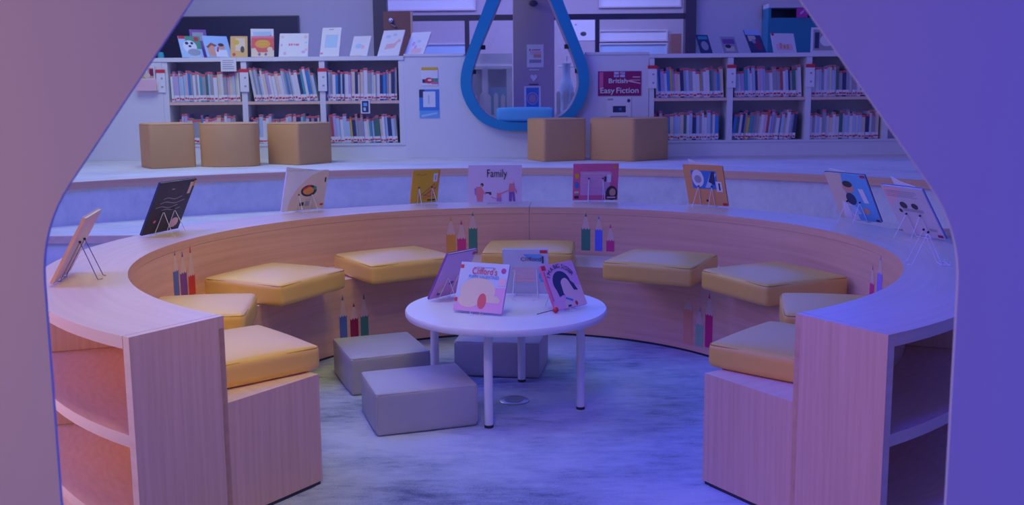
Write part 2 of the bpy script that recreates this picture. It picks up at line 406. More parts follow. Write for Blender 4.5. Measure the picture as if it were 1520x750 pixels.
# ------------------------------------------------------------------ round white table
TX, TY, TH = -.027, 4.075, .418
t = empty('round_table', (TX, TY, 0), 'round white table with four tubular legs in the middle of the ring', 'table')
m = MB(); m.lathe([(.40, TH - .03), (.417, TH - .028), (.421, TH - .022), (.421, TH - .006), (.417, TH), (.35, TH)], white, 96); m.build('table_top', t, smooth=45)
feet = [(-.097, 3.766), (.279, 3.987), (.039, 4.393), (-.337, 4.17)]
for fx, fy in feet:
    dx, dy = fx - TX, fy - TY; L = math.hypot(dx, dy); ux, uy = dx / L, dy / L
    pts = [(ux * (L - .13), uy * (L - .13), TH - .046)] + [(ux * (L - .05 + .05 * sin(rad(a))), uy * (L - .05 + .05 * sin(rad(a))), TH - .046 - .05 * (1 - cos(rad(a)))) for a in range(0, 91, 15)] + [(dx, dy, .012)]
    m = MB(); m.tube(pts, .0175, white, 14); lg = m.build('leg', t, smooth=50)
    m = MB(); m.lathe([(.018, 0.001), (.018, .0115)], black, 14, (dx, dy)); m.build('foot', lg)
m = MB(); m.lathe([(.16, TH - .064), (.16, TH - .0305)], white, 32); m.build('under_frame', t)

# floor box
e = empty('floor_box', (.003, 4.105, 0), 'oval metal floor socket in the carpet under the table', 'floor socket')
m = MB(); m.lathe([(.064, .0005), (.064, .003), (.060, .005), (.03, .005)], brass, 40); m.build('cover_ring', e, smooth=40)
m = MB(); m.lathe([(.040, .0052), (.040, .0066), (.01, .0066)], plain('floor box lid', (.30, .30, .32), .35, metal=.5), 32); m.build('lid', e)

# ------------------------------------------------------------------ display books and easels
def book(name, lab, group, x, y, z, yaw, lean, w, h, th, face, art=(), titles=(), spine=None, leaf=None, cat='book'):
    """open display book: visible cover on the local -y side, bottom centre at the origin"""
    e = empty(name, (x, y, z), lab, cat, group, (-rad(lean), 0, rad(yaw)))
    m = MB(); bt = .0022
    m.span((-w / 2, 0, 0), (w / 2, bt, h), face); m.span((-w / 2, th - bt, 0), (w / 2, th, h), spine or face)
    m.span((-w / 2 - .001, .0004, .0002), (-w / 2 + .002, th - .0004, h - .0002), spine or face)
    for i, (mat_, pl) in enumerate(art):
        m.poly([((u - .5) * w, -.00035 * (1 + i * .5), v * h) for u, v in pl], mat_)
    m.build('cover', e)
    m = MB(); m.span((-w / 2 + .0022, bt + .0002, .003), (w / 2 - .003, th - bt - .0002, h - .003), pages); m.build('pages', e)
    for (s, size, u, v, mat_, wd, rot) in titles:
        text('title', e, s, size, ((u - .5) * w, -.0045 if False else -.0032, v * h), mat_, (pi / 2, rad(rot), 0), width=wd)
    if leaf:
        m = MB(); m.prism([((u - .5) * w, v * h) for u, v in leaf], th + .001, th + .0035, paper); m.build('loose_leaf', e)
    return e
def easel(lab, group, x, y, z, yaw, lean, hh=.13, half=.042, behind=False, mat_=None, th=.012, clips=True):
    """folding wire easel; the book leans on its two uprights"""
    mat_ = mat_ or steel_w
    e = empty('wire_easel', (x, y, z), lab, 'book stand', group, (0, 0, rad(yaw)))
    l = rad(abs(lean)); sg = 1 if behind else -1     # side on which the rear legs spread
    off = (th + .004) if behind else -.004
    ax = lambda t: sg * (-t * sin(l)) * 0 + off + (t * sin(l) * (1 if behind else -1))
    m = MB(); r = .0017
    for s in (-half, half):
        if behind: lip = [(s, -.016, .016), (s, -.018, .002), (s, off, .002)]
        else: lip = [(s, th + .012, .014), (s, th + .014, .002), (s, off - .002, .002)]
        top = (s * .92, ax(hh), .006 + hh * cos(l))
        m.tube(lip + [(s, off + sg * .001, .008), top], r, mat_, 7)
    y0 = -.018 if behind else th + .014
    m.tube([(-half, y0, .002), (half, y0, .002)], r, mat_, 7); m.tube([(-half, off - .002 * 0, .003), (half, off, .003)], r, mat_, 7)
    m.build('wire_frame', e, smooth=True)
    top_y, top_z = ax(hh), .006 + hh * cos(l)
    foot_y = top_y + sg * .052 if not behind else top_y + .05
    for s in (-half, half):
        m = MB(); m.tube([(s * .92, top_y, top_z), (s * 1.12, foot_y, .002), (s * .7, foot_y + sg * .012, .002)], r, mat_, 7); m.build('wire_leg', e, smooth=True)
    if clips:
        for s in (-half, half):
            m = MB(); m.ball((s * .92, top_y, top_z), .0048, black); m.build('clip', e, smooth=True)
    return e
CB, EB = 'picture books displayed on the ring counter', 'wire easels on the ring counter'
Z0 = HC + .004
def counter_book(name, lab, elab, x, y, yaw, lean, w, h, face, art=(), titles=(), spine=None, leaf=None, th=.011, hh=.13, mat_=None, half=.045, behind=False):
    raise_ = .006 + (th * sin(rad(lean)) if lean > 0 else 0)
    book(name, lab, CB, x, y, Z0 + raise_, yaw, lean, w, h, th, face, art, titles, spine, leaf)
    if elab: easel(elab, EB, x, y, HC + .001, yaw, lean, hh, half, behind, mat_, th)
bars = lambda u0, u1, v, n, dv, mat_=grayp, t=.012: [(mat_, rect(u0, v - i * dv, u1 - (.1 if i % 3 == 2 else 0), v - i * dv + t)) for i in range(n)]
steel_dk = plain('grey wire', (.30, .27, .30), .3, .03, metal=.6)
counter_book('picture_book', 'pale book at the left end of the counter seen almost edge on', 'dark wire easel behind the edge-on pale book at the left counter end',
             -1.610, 3.500, 102.3, -28.5, .298, .255, cream, [(palepink, rect(.05, .05, .95, .95)), (cream, ell(.5, .55, .3, .3))], spine=skin, mat_=steel_dk, hh=.15)
wave = lambda u0, u1, v, a, t=.012: [(u0 + (u1 - u0) * i / 10, v + a * sin(i * .75)) for i in range(11)] + [(u0 + (u1 - u0) * i / 10, v + a * sin(i * .75) + t) for i in range(10, -1, -1)]
counter_book('picture_book', 'black picture book with thin white wavy lines on the left counter', 'wire easel holding the black wavy lined book',
             -1.669, 4.672, 72., -26.7, .272, .275, plain('black blue print', (.022, .02, .045), .35, spec=.4),
             [(grayp, wave(.25, .75, .66, .02)), (grayp, wave(.2, .85, .58, .022)), (grayp, wave(.12, .7, .5, .02)), (grayp, wave(.3, .8, .44, .015)), (pinkp, ell(.22, .24, .035, .03)), (grayp, rect(.38, .84, .46, .86)),
              (cream, rect(.85, .72, .93, .95)), (orange, rect(.93, .86, .99, .97)), (palepink, ell(.78, .16, .12, .10, 10))], spine=navyp, hh=.12)
counter_book('picture_book', 'cream picture book with a dark bowl of food and a white curled leaf', 'small wire easel under the cream bowl of food book',
             -1.172, 5.531, 42.9, -19.9, .266, .235, cream, [(paper, [(0, 0), (.12, 0), (.16, .3), (.32, .62), (.6, .9), (.86, 1.), (0, 1.)]), (dgrey, ell(.58, .50, .19, .15)), (orange, ell(.57, .50, .13, .10)), (redp, [(.45, .52), (.62, .62), (.62, .66), (.43, .57)]),
              (greenp, ell(.72, .56, .04, .05)), (cream, ell(.77, .70, .05, .05)), (dgrey, rect(.40, .12, .50, .21)), (grayp, rect(.53, .11, .63, .23)), (grayp, rect(.53, .27, .66, .28)), (dgrey, rect(.93, .70, .96, .82)), (redp, rect(.90, .09, .98, .14))],
             leaf=[(0, .2), (0, 1.12), (.45, 1.05), (.9, .98), (.9, .2)], hh=.10, spine=paper)
counter_book('picture_book', 'small mustard yellow book with brown curved lines on the far counter', 'white wire easel in front of the small mustard book',
             -.521, 5.864, 28.6, -16.6, .172, .205, yellowp, [(orange, [(.4, .1), (.9, .2), (.95, .55), (.75, .5)]), (brown, wave(.35, .85, .22, .03)), (brown, [(.38, .25), (.85, .58), (.85, .6), (.38, .27)]), (brown, [(.45, .2), (.9, .45), (.9, .47), (.45, .22)]),
              (dgrey, rect(.62, .06, .92, .10)), (brown, wave(.1, .5, .86, .02)), (paper, rect(.76, .64, .92, .90)), (grayp, rect(.82, .7, .86, .84)), (orange, rect(.93, .5, .99, .98))], spine=orange, hh=.10, mat_=steel_w)
pm, pd = plain('coral print', (.80, .22, .24), .5), plain('muted mauve print', (.48, .20, .45), .5)
counter_book('picture_book', 'pale pink picture book titled Family with small figures at the far counter', None,
             -.098, 5.820, -2.8, 13., .315, .222, plain('faint pink print', (.76, .56, .64), .5),
             [(pm, [(.17, .02), (.27, .02), (.29, .3), (.24, .42), (.15, .42), (.13, .3)]), (dgrey, ell(.255, .47, .03, .05)), (skin, ell(.24, .44, .02, .03)), (pd, [(.12, .2), (.14, .2), (.15, .38), (.11, .38)]), (pm, [(.26, .34), (.33, .22), (.32, .2), (.25, .3)]), (dgrey, [(.32, .28), (.43, .28), (.43, .2), (.40, .2), (.38, .24), (.32, .24)]),
              (pm, [(.53, .12), (.62, .12), (.60, .26), (.54, .26)]), (palepink, ell(.57, .28, .025, .035)), (pd, rect(.53, .03, .62, .12)), (pm, [(.43, .16), (.53, .1), (.53, .08), (.42, .14)]), (pm, [(.60, .24), (.74, .34), (.75, .32), (.61, .22)]),
              (pm, [(.75, .28), (.86, .28), (.86, .5), (.77, .5)]), (palepink, ell(.81, .55, .04, .05)), (purplep, [(.76, .03), (.81, .03), (.82, .26), (.84, .03), (.88, .03), (.86, .28), (.76, .28)]), (pm, [(.86, .42), (.91, .3), (.90, .22), (.88, .3)])],
             [('Family', .066, .53, .77, dgrey, .118, 0)], spine=palepink)
easel('wire easel hidden behind the Family book', EB, -.098, 5.820, HC + .001, -2.8, 13., .12, .045, True, steel_w, .011)
counter_book('picture_book', 'bright pink book with a dark haired figure corner on the far counter', 'two upright white wires in front of the bright pink book',
             .500, 5.925, 1.2, -15., .268, .228, pinkp, [(pinklav, rect(.16, .14, .82, .80)), (palepink, rect(.2, .72, .85, .76))] + bars(.24, .70, .66, 5, .09, palepink, .012) + [(orange, ell(.92, .92, .04, .05)), (yellowp, ell(.08, .68, .05, .08)), (bluep, ell(.08, .42, .05, .09)), (cream, rect(.03, .2, .13, .26)), (dgrey, rect(.03, .05, .13, .13)),
              (paper, rect(.75, .5, .84, .72)), (dgrey, rect(.69, .52, .73, .66)), (dgrey, ell(.86, .2, .13, .20)), (skin, ell(.88, .22, .07, .11)), (dgrey, rect(.73, .03, .97, .13)), (palepink, rect(.76, .06, .95, .10))], spine=pinkp, hh=.14)
counter_book('picture_book', 'orange framed book with a blue and white leafy picture on the right counter', 'white wire easel in front of the orange framed book',
             1.117, 5.609, -39.5, -20., .247, .243, plain('apricot print', (.86, .40, .14), .5),
             [(bluep, rect(.18, .42, .82, .88)), (paper, ell(.34, .68, .15, .22)), (grayp, ell(.34, .66, .09, .10)), (paleblue, [(.5, .45), (.62, .45), (.82, .8), (.7, .86)]), (navyp, [(.6, .6), (.75, .52), (.78, .86), (.7, .86)]), (paper, rect(.78, .36, .93, .62)), (dgrey, rect(.84, .4, .88, .58)), (redp, rect(.88, .02, .99, .08)), (dgrey, ell(.5, .12, .03, .03))],
             leaf=[(.15, .5), (.14, 1.14), (.35, 1.06), (.9, 1.03), (.9, .5)], spine=orange, hh=.12)
counter_book('picture_book', 'blue book with a small dark haired figure on the right counter', 'white wire easel in front of the blue book',
             1.734, 4.893, -63., -29., .26, .27, skyp, [(cream, [(0, 0), (.3, 0), (.45, .35), (.35, .7), (.42, 1), (0, 1)]), (paper, [(.1, 0), (.5, 0), (.45, .3), (.2, .4)]), (skin, ell(.48, .70, .14, .11)), (dgrey, ell(.49, .78, .12, .07)), (navyp, ell(.46, .46, .12, .13)), (paleblue, [(.3, .3), (.5, .32), (.6, .15), (.4, .1)]),
              (paper, [(.76, .4), (.88, .4), (.84, .7), (.72, .7)]), (skin, ell(.74, .22, .08, .07)), (redp, rect(.88, .94, .99, .99)), (burg, rect(.9, .02, .98, .06))], spine=navyp, leaf=[(.05, .6), (.1, 1.06), (.5, 1.02), (.5, .6)], hh=.11)
counter_book('picture_book', 'white grey book with a blue edge near the right end of the counter', 'white wire easel in front of the white grey book at the right counter end',
             1.815, 4.325, -70., -33., .25, .265, plain('pale grey print', (.68, .62, .64), .5), [(palepink, [(0, .98), (0, .55), (.2, .7), (.5, .98)]), (dgrey, ell(.35, .62, .09, .07)), (dgrey, ell(.62, .62, .08, .06)), (grayp, rect(.3, .50, .78, .56)), (dgrey, ell(.22, .5, .04, .04)), (grayp, rect(.72, .14, .9, .19))] + bars(.05, .8, .9, 4, .035, grayp, .008) + [(burg, rect(.86, .03, .98, .08))],
             spine=bluep, leaf=[(.3, .5), (.3, 1.17), (.5, 1.07), (.8, 1.0), (.8, .5)], hh=.12)
easel('wire easel farthest right on the counter, mostly behind the portal panel', EB, 1.60, 3.66, HC + .001, -100, -24, .13, .04, False, steel_w)

# books standing on the table
TB, TE = 'picture books on the white table', 'wire easels on the white table'
book('picture_book', 'lavender pink book at the back left of the white table', TB, -.300, 4.262, TH + .009, 52., -29., .192, .238, .011, lilac,
     [(pinklav, [(0, 0), (1, 0), (1, .5), (.5, .35), (0, .4)]), (navyp, [(0, .985), (1, .985), (1, 1), (0, 1)]), (paleblue, ell(.8, .6, .10, .05)), (purplep, ell(.55, .3, .08, .04)), (purplep, ell(.25, .10, .06, .04)), (cream, ell(.3, .15, .08, .05)), (palepink, ell(.75, .72, .08, .04)), (redp, rect(.88, .88, .98, .95))], spine=purplep)
easel('wire easel in front of the lavender pink book', TE, -.300, 4.262, TH + .001, 52., -29., .11, .035, False, steel_w, .011, False)
cl_face = plain('powder blue print', (.60, .66, .80), .45)
book('picture_book', 'front picture book titled Clifford\'s with a cream shape on the white table', TB, -.144, 3.925, TH + .012, -24.6, 24.7, .218, .205, .011, cl_face,
     [(pinklav, [(.0, .0), (1, .0), (1, .52), (.72, .5), (.55, .3), (0, .14)]), (cream, ell(.44, .42, .36, .27, 26)), (cream, ell(.28, .22, .22, .14, 20)), (cream, [(.55, .30), (.86, .34), (.93, .26), (.90, .2), (.6, .2)]), (plain('soft red print', (.80, .14, .14), .5), ell(.56, .22, .09, .16)), (palepink, rect(.84, .55, .98, .70)),
      (plain('badge print', (.55, .08, .30), .5), ell(.90, .86, .05, .055)), (redp, rect(.0, .87, .07, .94)), (redp, rect(.0, .18, .05, .26)), (bluep, rect(.34, .905, .72, .912))],
     [("Clifford's", .040, .52, .82, redp, .112, 0), ("PUPPY VALENTINES", .018, .52, .705, bluep, .135, 0)], spine=lilac)
easel('wire easel holding up the front Clifford\'s book', TE, -.144, 3.925, TH + .001, -24.6, 24.7, .12, .022, True, steel_w, .012, False)
book('picture_book', 'pale book with small Clifford lettering standing at the back of the table', TB, .064, 4.300, TH + .009, -6.1, -20., .196, .222, .011, plain('ice blue print', (.62, .66, .78), .45),
     [(skyp, [(.45, .9), (.85, .9), (.85, .72), (.6, .75)]), (redp, rect(.82, .92, .99, .99)), (skyp, ell(.88, .40, .10, .13)), (palepink, rect(.2, .25, .7, .6))] + bars(.12, .85, .55, 6, .07, paleblue, .012) + [(navyp, rect(.86, .70, .90, .86))],
     [('Clifford', .026, .62, .79, burg, .088, 0)], spine=paleblue)
easel('wire easel in front of the pale Clifford lettered book', TE, .064, 4.300, TH + .001, -6.1, -20., .13, .05, False, steel_w, .011, False)
bs = book('picture_book', 'purple book with a dark haired girl on the right of the white table', TB, .244, 3.995, TH + .013, 44., 27., .190, .195, .011, pinklav,
     [(palepink, [(.3, .0), (1, .0), (1, .42), (.7, .5), (.5, .4)]), (navyp, ell(.46, .55, .27, .27, 24)), (palepink, ell(.56, .43, .18, .22, 20)), (navyp, [(.2, .6), (.42, .66), (.40, .3), (.25, .26)]), (navyp, [(.55, .72), (.80, .5), (.86, .34), (.74, .36), (.66, .58)]), (bluep, [(.42, .24), (.62, .16), (.60, .12), (.40, .2)]),
      (redp, rect(.0, .88, .12, .98)), (pinkp, [(.01, .2), (.05, .2), (.05, .85), (.01, .85)]), (redp, ell(.68, .07, .04, .05)), (navyp, rect(.4, .02, .5, .06))], spine=pinkp)
S = "I'M A BIG SISTER"
for i, ch in enumerate(S):
    if ch == ' ': continue
    a = rad(152 - i * 124 / (len(S) - 1)); r1, r2 = .078, .075
    text('title_letter', bs, ch, .026, (-.006 + r1 * cos(a), -.0035, .105 + r2 * sin(a)), navyp, (pi / 2, -(a - pi / 2), 0))
easel('wire easel behind the purple girl book', TE, .244, 3.995, TH + .001, 44., 27., .12, .03, True, steel_w, .012, False)
e = empty('red_tipped_stick', (.150, 3.93, TH + .0125), 'thin stick with a round red tip lying on the table by the purple book', 'stick', None, (0, 0, rad(20)))
m = MB(); m.tube([(-.055, 0, -.009), (.015, 0, .002)], .0016, dgrey, 8); m.build('rod', e)
m = MB(); m.ball((.026, 0, .002), .0125, redp); m.build('tip', e, smooth=True)

# ------------------------------------------------------------------ tan poufs on the platform
def rounded(poly, r, n=5):
    out = []; k = len(poly)
    for i in range(k):
        p, a, b = Vector(poly[i]), Vector(poly[i - 1]), Vector(poly[(i + 1) % k])
        d1, d2 = (a - p), (b - p); rr = min(r, d1.length * .45, d2.length * .45); s, e_ = p + d1.normalized() * rr, p + d2.normalized() * rr
        out += [tuple(s * (1 - t) ** 2 + p * 2 * t * (1 - t) + e_ * t * t) for t in [q / n for q in range(n + 1)]]
    return out
def tan_pouf(poly, h, lab, r=.035, rr=.02):
    P = [Vector(p) for p in rounded(poly, r)]; c = sum(P, Vector((0, 0))) / len(P)
    e = empty('pouf', (c.x, c.y, PZ + .003), lab, 'pouf', 'tan poufs on the platform')
    m = MB(); rows = []
    for ins, z in ((.004, 0.), (0, .008), (0, h - rr), (rr * .3, h - rr * .35), (rr, h - .002), (rr * 2.2, h)):
        rows.append([m.bm.verts.new(((p - c) * (1 - ins / max(.05, (p - c).length))).to_3d() + Vector((0, 0, z))) for p in P])
    for a, b in zip(rows, rows[1:]):
        for k in range(len(P)): m.face([a[k], a[(k + 1) % len(P)], b[(k + 1) % len(P)], b[k]], tan)
    m.face(rows[0][::-1], tan); m.face(rows[-1], tan); m.build('pouf_body', e, smooth=50)
    m = MB(); m.tube([((p - c) * (1 - .004 / (p - c).length)).to_3d() + Vector((0, 0, h - rr * .55)) for p in P], .0035, tan_seam if False else tan, 6, True); m.build('seam', e, smooth=True)
def sq(fx, fy, ang, a, b):
    u = Vector((cos(rad(ang)), sin(rad(ang)))); v = Vector((-u.y, u.x)); f = Vector((fx, fy))
    return [tuple(f), tuple(f + u * a), tuple(f + u * a + v * b), tuple(f + v * b)]
tan_pouf(sq(-3.245, 8.96, 34, .41, .38), .405, 'tan cube pouf at the left end of the platform row')
tan_pouf([(-2.895, 9.30), (-2.87, 9.19), (-2.70, 9.12), (-2.53, 9.13), (-2.375, 9.20), (-2.345, 9.30), (-2.41, 9.52), (-2.86, 9.56)], .40, 'tan drum shaped pouf with a curved front between two left poufs', .05)
tan_pouf(sq(-1.985, 9.28, 54, .44, .44), .39, 'tan pouf with a corner to the front, third from the left on the platform')
tan_pouf(sq(.31, 9.48, 22, .455, .42), .405, 'tan cube pouf below the blue teardrop window')
tan_pouf([(1.16, 9.42), (1.53, 9.68), (1.50, 9.98), (.86, 9.98), (.76, 9.68)], .405, 'tan many sided pouf below the Easy Fiction sign')

# ------------------------------------------------------------------ bookcases and partition behind
K = 1.02
X_ = lambda x: x * K
Zs = lambda z: 1.3 + (z - 1.3) * K
YF = 10.2
TOP = Zs(1.68); MID = Zs(1.245); BOT = Zs(.822)
def bookcase(lab, xs, x_end0, x_end1):
    e = empty('low_bookcase', ((x_end0 + x_end1) / 2, YF, PZ), lab, 'bookcase', 'white low bookcases on the platform')
    ox = (x_end0 + x_end1) / 2; o = Vector((ox, YF, PZ))
    def sp(mm, a, b, mat_): mm.span(Vector(a) - o, Vector(b) - o, mat_)
    m = MB(); sp(m, (x_end0, YF - .012, TOP - .04), (x_end1, YF + .36, TOP), white); m.build('top_board', e, bevel=.003)
    m = MB(); sp(m, (x_end0, YF + .01, PZ), (x_end1, YF + .34, BOT - .022), white); m.build('plinth', e)
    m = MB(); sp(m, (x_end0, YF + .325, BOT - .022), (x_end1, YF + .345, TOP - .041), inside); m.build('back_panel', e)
    m = MB(); sp(m, (x_end0, YF, BOT - .021), (x_end1, YF + .32, BOT), white); m.build('bottom_board', e)
    for i, x in enumerate(xs):
        m = MB(); sp(m, (x - .028, YF, BOT + .0005), (x + .028, YF + .323, TOP - .0415), white); m.build('upright', e, bevel=.002)
    for a, b in zip(xs, xs[1:]):
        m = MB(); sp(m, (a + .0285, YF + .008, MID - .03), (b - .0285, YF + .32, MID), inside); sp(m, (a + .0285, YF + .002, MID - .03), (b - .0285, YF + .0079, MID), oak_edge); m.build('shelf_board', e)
    if x_end0 < xs[0] - .1:
        m = MB(); sp(m, (x_end0, YF - .004, PZ + .001), (xs[0] - .029, YF + .3, TOP - .0415), white_wall); m.build('side_panel', e)
    return e
LX = [X_(-3.43), X_(-2.648), X_(-1.873), X_(-1.085)]
RX = [X_(1.40), X_(2.185), X_(2.965), X_(3.745), X_(4.5)]
bookcase('long white low bookcase on the left, three bays wide, full of thin books', LX, X_(-4.9), X_(-1.058))
bookcase('long white low bookcase on the right beside the Easy Fiction sign', RX, X_(1.378), X_(4.6))

# teardrop outline
def tear(px):   # half outlines fitted at the partition face
    return px
OUT_L = [(-.10, 2.55), (-.23, 2.209), (-.381, 1.823), (-.467, 1.605), (-.498, 1.46), (-.490, 1.31), (-.410, 1.135), (-.285, 1.01), (-.10, .938), (.14, .930)]
OUT_R = [(.38, 2.55), (.514, 2.203), (.662, 1.827), (.755, 1.60), (.779, 1.452), (.765, 1.30), (.692, 1.13), (.565, 1.005), (.38, .936)]
IN_L = [(.015, 2.48), (-.098, 2.208), (-.270, 1.823), (-.355, 1.605), (-.392, 1.46), (-.385, 1.33), (-.318, 1.175), (-.215, 1.075), (-.07, 1.022), (.14, 1.016)]
IN_R = [(.275, 2.48), (.395, 2.204), (.552, 1.827), (.642, 1.60), (.680, 1.452), (.668, 1.32), (.598, 1.165), (.495, 1.07), (.35, 1.020)]
TOPO = [(.05, 2.74), (.14, 2.78), (.23, 2.74)]; TOPI = [(.09, 2.62), (.14, 2.64), (.19, 2.62)]
def smooth_loop(P, it=2):
    for _ in range(it):
        Q = []
        for i in range(len(P)):
            a, b = Vector(P[i]), Vector(P[(i + 1) % len(P)]); Q += [tuple(a * .75 + b * .25), tuple(a * .25 + b * .75)]
        P = Q
    return P
KS = lambda P: [(x * K, Zs(z)) for x, z in P]
outl = smooth_loop(KS(OUT_L + OUT_R[::-1] + TOPO[::-1])); inl = smooth_loop(KS(IN_L + IN_R[::-1] + TOPI[::-1]))
e = empty('teardrop_window_seat', (0, YF, 0), 'blue teardrop shaped window nook in the middle of the white partition', 'window seat')
m = MB(); m.ring(outl, inl, -.075, -.02, tear_blue); m.build('rim', e, smooth=40)
def inset(P, k):
    c = Vector((.14 * K, 1.55)); return [tuple(Vector(p) + (c - Vector(p)).normalized() * k) for p in P]
m = MB(); m.ring(inset(outl, .02), inset(inl, .002), -.0195, .30, frame_dk, mauve); m.build('lining', e, smooth=40)
for x, z in ((-.27, 1.76), (-.365, 1.52), (.56, 1.76), (.665, 1.52)):
    m = MB(); m.box((x * K, .07, Zs(z)), (.045, .05, .045), black); m.build('bracket', e, bevel=.006)
# partition either side, cut around the teardrop
cut = inset(outl, .012); zt = TOP - .005
lowL = [p for p in cut if p[1] < zt]
i0 = min(range(len(cut)), key=lambda i: abs(cut[i][1] - zt) + (0 if cut[i][0] < .1 else 9))
seq = [cut[(i0 + k) % len(cut)] for k in range(len(cut))]; path = []
for p in seq:
    if p[1] <= zt: path.append(p)
    elif path and p[0] > .14 * K: break
path = sorted([p for p in path], key=lambda p: 0) 
m = MB(); m.prism([(X_(-1.057), PZ + .001), (X_(1.377), PZ + .001), (X_(1.377), zt)] + [(path[-1][0], zt)] + path[::-1] + [(path[0][0], zt), (X_(-1.057), zt)], YF + .0, YF + .06, white_wall)
struct(m.build('wall_back_partition'), 'low white partition around the teardrop window')
m = MB(); m.span((X_(-1.057), YF - .012, zt + .0005), (path[0][0] - .02, YF + .2, TOP + .02), white); m.span((path[-1][0] + .02, YF - .012, zt + .0005), (X_(1.377), YF + .2, TOP + .02), white)
struct(m.build('trim_3'), 'white capping of the low partition')
m = MB(); m.rbox((.295, .10, .072), .035, .008, sky_cush, (0, 0, .072))
bo = empty('bolster_cushion', (.14 * K, YF + .06, Zs(1.020)), 'sky blue bolster cushion lying inside the teardrop window nook', 'cushion')
m.build('cushion_body', bo, smooth=60)
m = MB(); m.tube([(-.262, -.07 + .14 * 0, .02), (-.272, -.085, .06), (-.262, -.07, .118)], .003, bluep, 6); m.build('piping', bo)

# shelf books -------------------------------------------------------
BC = {'pale blue': (.50, .62, .74), 'white': (.80, .79, .78), 'blue': (.06, .28, .62), 'navy': (.04, .06, .16), 'pink': (.78, .50, .54), 'red': (.50, .10, .11), 'teal': (.08, .38, .42), 'grey': (.38, .38, .42), 'cream': (.78, .66, .50), 'yellow': (.78, .50, .08), 'lilac': (.55, .45, .68), 'dark green': (.08, .20, .16)}
BW = ['pale blue'] * 8 + ['white'] * 8 + ['blue'] * 2 + ['navy'] * 3 + ['pink'] * 2 + ['red'] * 1 + ['teal'] + ['grey'] * 7 + ['cream'] * 3 + ['yellow'] + ['lilac'] * 2 + ['dark green'] * 2
bmat = {k: plain('spine ' + k, v, .45, .04) for k, v in BC.items()}
dot = plain('coral spine sticker', (.78, .12, .13), .5)
def ordn(n): return '%d%s' % (n, 'th' if 10 <= n % 100 <= 20 else {1: 'st', 2: 'nd', 3: 'rd'}.get(n % 10, 'th'))
def shelf_book(x, z, t, h, colr, lean, lab, group, d=.2, zl=0):
    m = MB(); R = Matrix.Rotation(lean, 3, 'Y'); o = Vector((0, 0, 0))
    def b(c, s, mt): m.box(R @ Vector(c), s, mt, R=R)
    b((t / 2, d / 2, h / 2), (t, d, h), bmat[colr])
    b((t / 2, d / 2 + .002, h + .00015), (t * .7, d - .01, .0004), pages)
    b((t / 2, -.0004, h - .012), (t * 1.0, .0012, .020), dot)
    b((t / 2, -.0004, .040), (t * 1.0, .0012, .052), paper)
    b((t / 2, -.0012, .030 + random.uniform(-.006, .006)), (t * random.uniform(.6, .95), .0012, random.uniform(.012, .022)), redp)
    o_ = m.build('picture_book', None, (x, YF + .03 + random.uniform(0, .02), z))
    return tag(o_, lab, 'book', group)
def fill(x0, x1, z, hmax, n, lean_fn, shelf, skip0=0.):
    """stand n thin books side by side between two uprights"""
    x0 += .034 + skip0; x1 -= .034
    tw = [random.uniform(.6, 1.4) for _ in range(n)]; tot = sum(tw)
    x = x0
    avail = (x1 - x0) - .02
    for i in range(n):
        lean = rad(lean_fn(i / (n - 1))); slot = avail * tw[i] / tot
        t = max(.008, (slot - .0012) * cos(lean)); h = random.uniform(.80, 1.0) * hmax
        colr = random.choice(BW)
        dz = t * sin(lean) if lean > 0 else 0
        px = x - (min(0, h * sin(lean)) * 0)
        lab = '%s spined book, %s from left on %s' % (colr, ordn(i + 1), shelf)
        shelf_book(px, z + .0008 + max(0, dz), t, h, colr, lean, lab, 'books on ' + shelf)
        x += slot
up = MID + .001; lo = BOT + .001
def lean_l2(f): return -2 - 10 * min(1, f * 1.6) if f < .95 else -8
fill(LX[0], LX[1], up, .325, 26, lambda f: -1.5, 'upper shelf of first left bookcase bay', .012)
fill(LX[1], LX[2], up, .345, 25, lambda f: -9.0, 'upper shelf of second left bookcase bay', .058)
fill(LX[2], LX[3], up, .34, 25, lambda f: 0.6, 'upper shelf of third left bookcase bay')
fill(LX[0], LX[1] - .06, lo, .31, 20, lambda f: 0., 'lower shelf of first left bookcase bay', .08)
fill(LX[1], LX[2], lo, .305, 24, lambda f: 0.5, 'lower shelf of second left bookcase bay')
fill(LX[2], LX[3], lo, .30, 24, lambda f: -3.5, 'lower shelf of third left bookcase bay', .02)
fill(RX[0], RX[1], up, .32, 24, lambda f: -3.5, 'upper shelf of first right bookcase bay', .02)
fill(RX[1], RX[2], up, .32, 24, lambda f: -3.5, 'upper shelf of second right bookcase bay', .02)
fill(RX[2], RX[3], up, .32, 23, lambda f: -1.0, 'upper shelf of third right bookcase bay', .01)
fill(RX[0], RX[1] - .05, lo, .30, 23, lambda f: 0., 'lower shelf of first right bookcase bay')
fill(RX[1], RX[2] - .06, lo, .30, 24, lambda f: 6.0, 'lower shelf of second right bookcase bay')
fill(RX[2], RX[3], lo, .30, 24, lambda f: 0.5, 'lower shelf of third right bookcase bay')

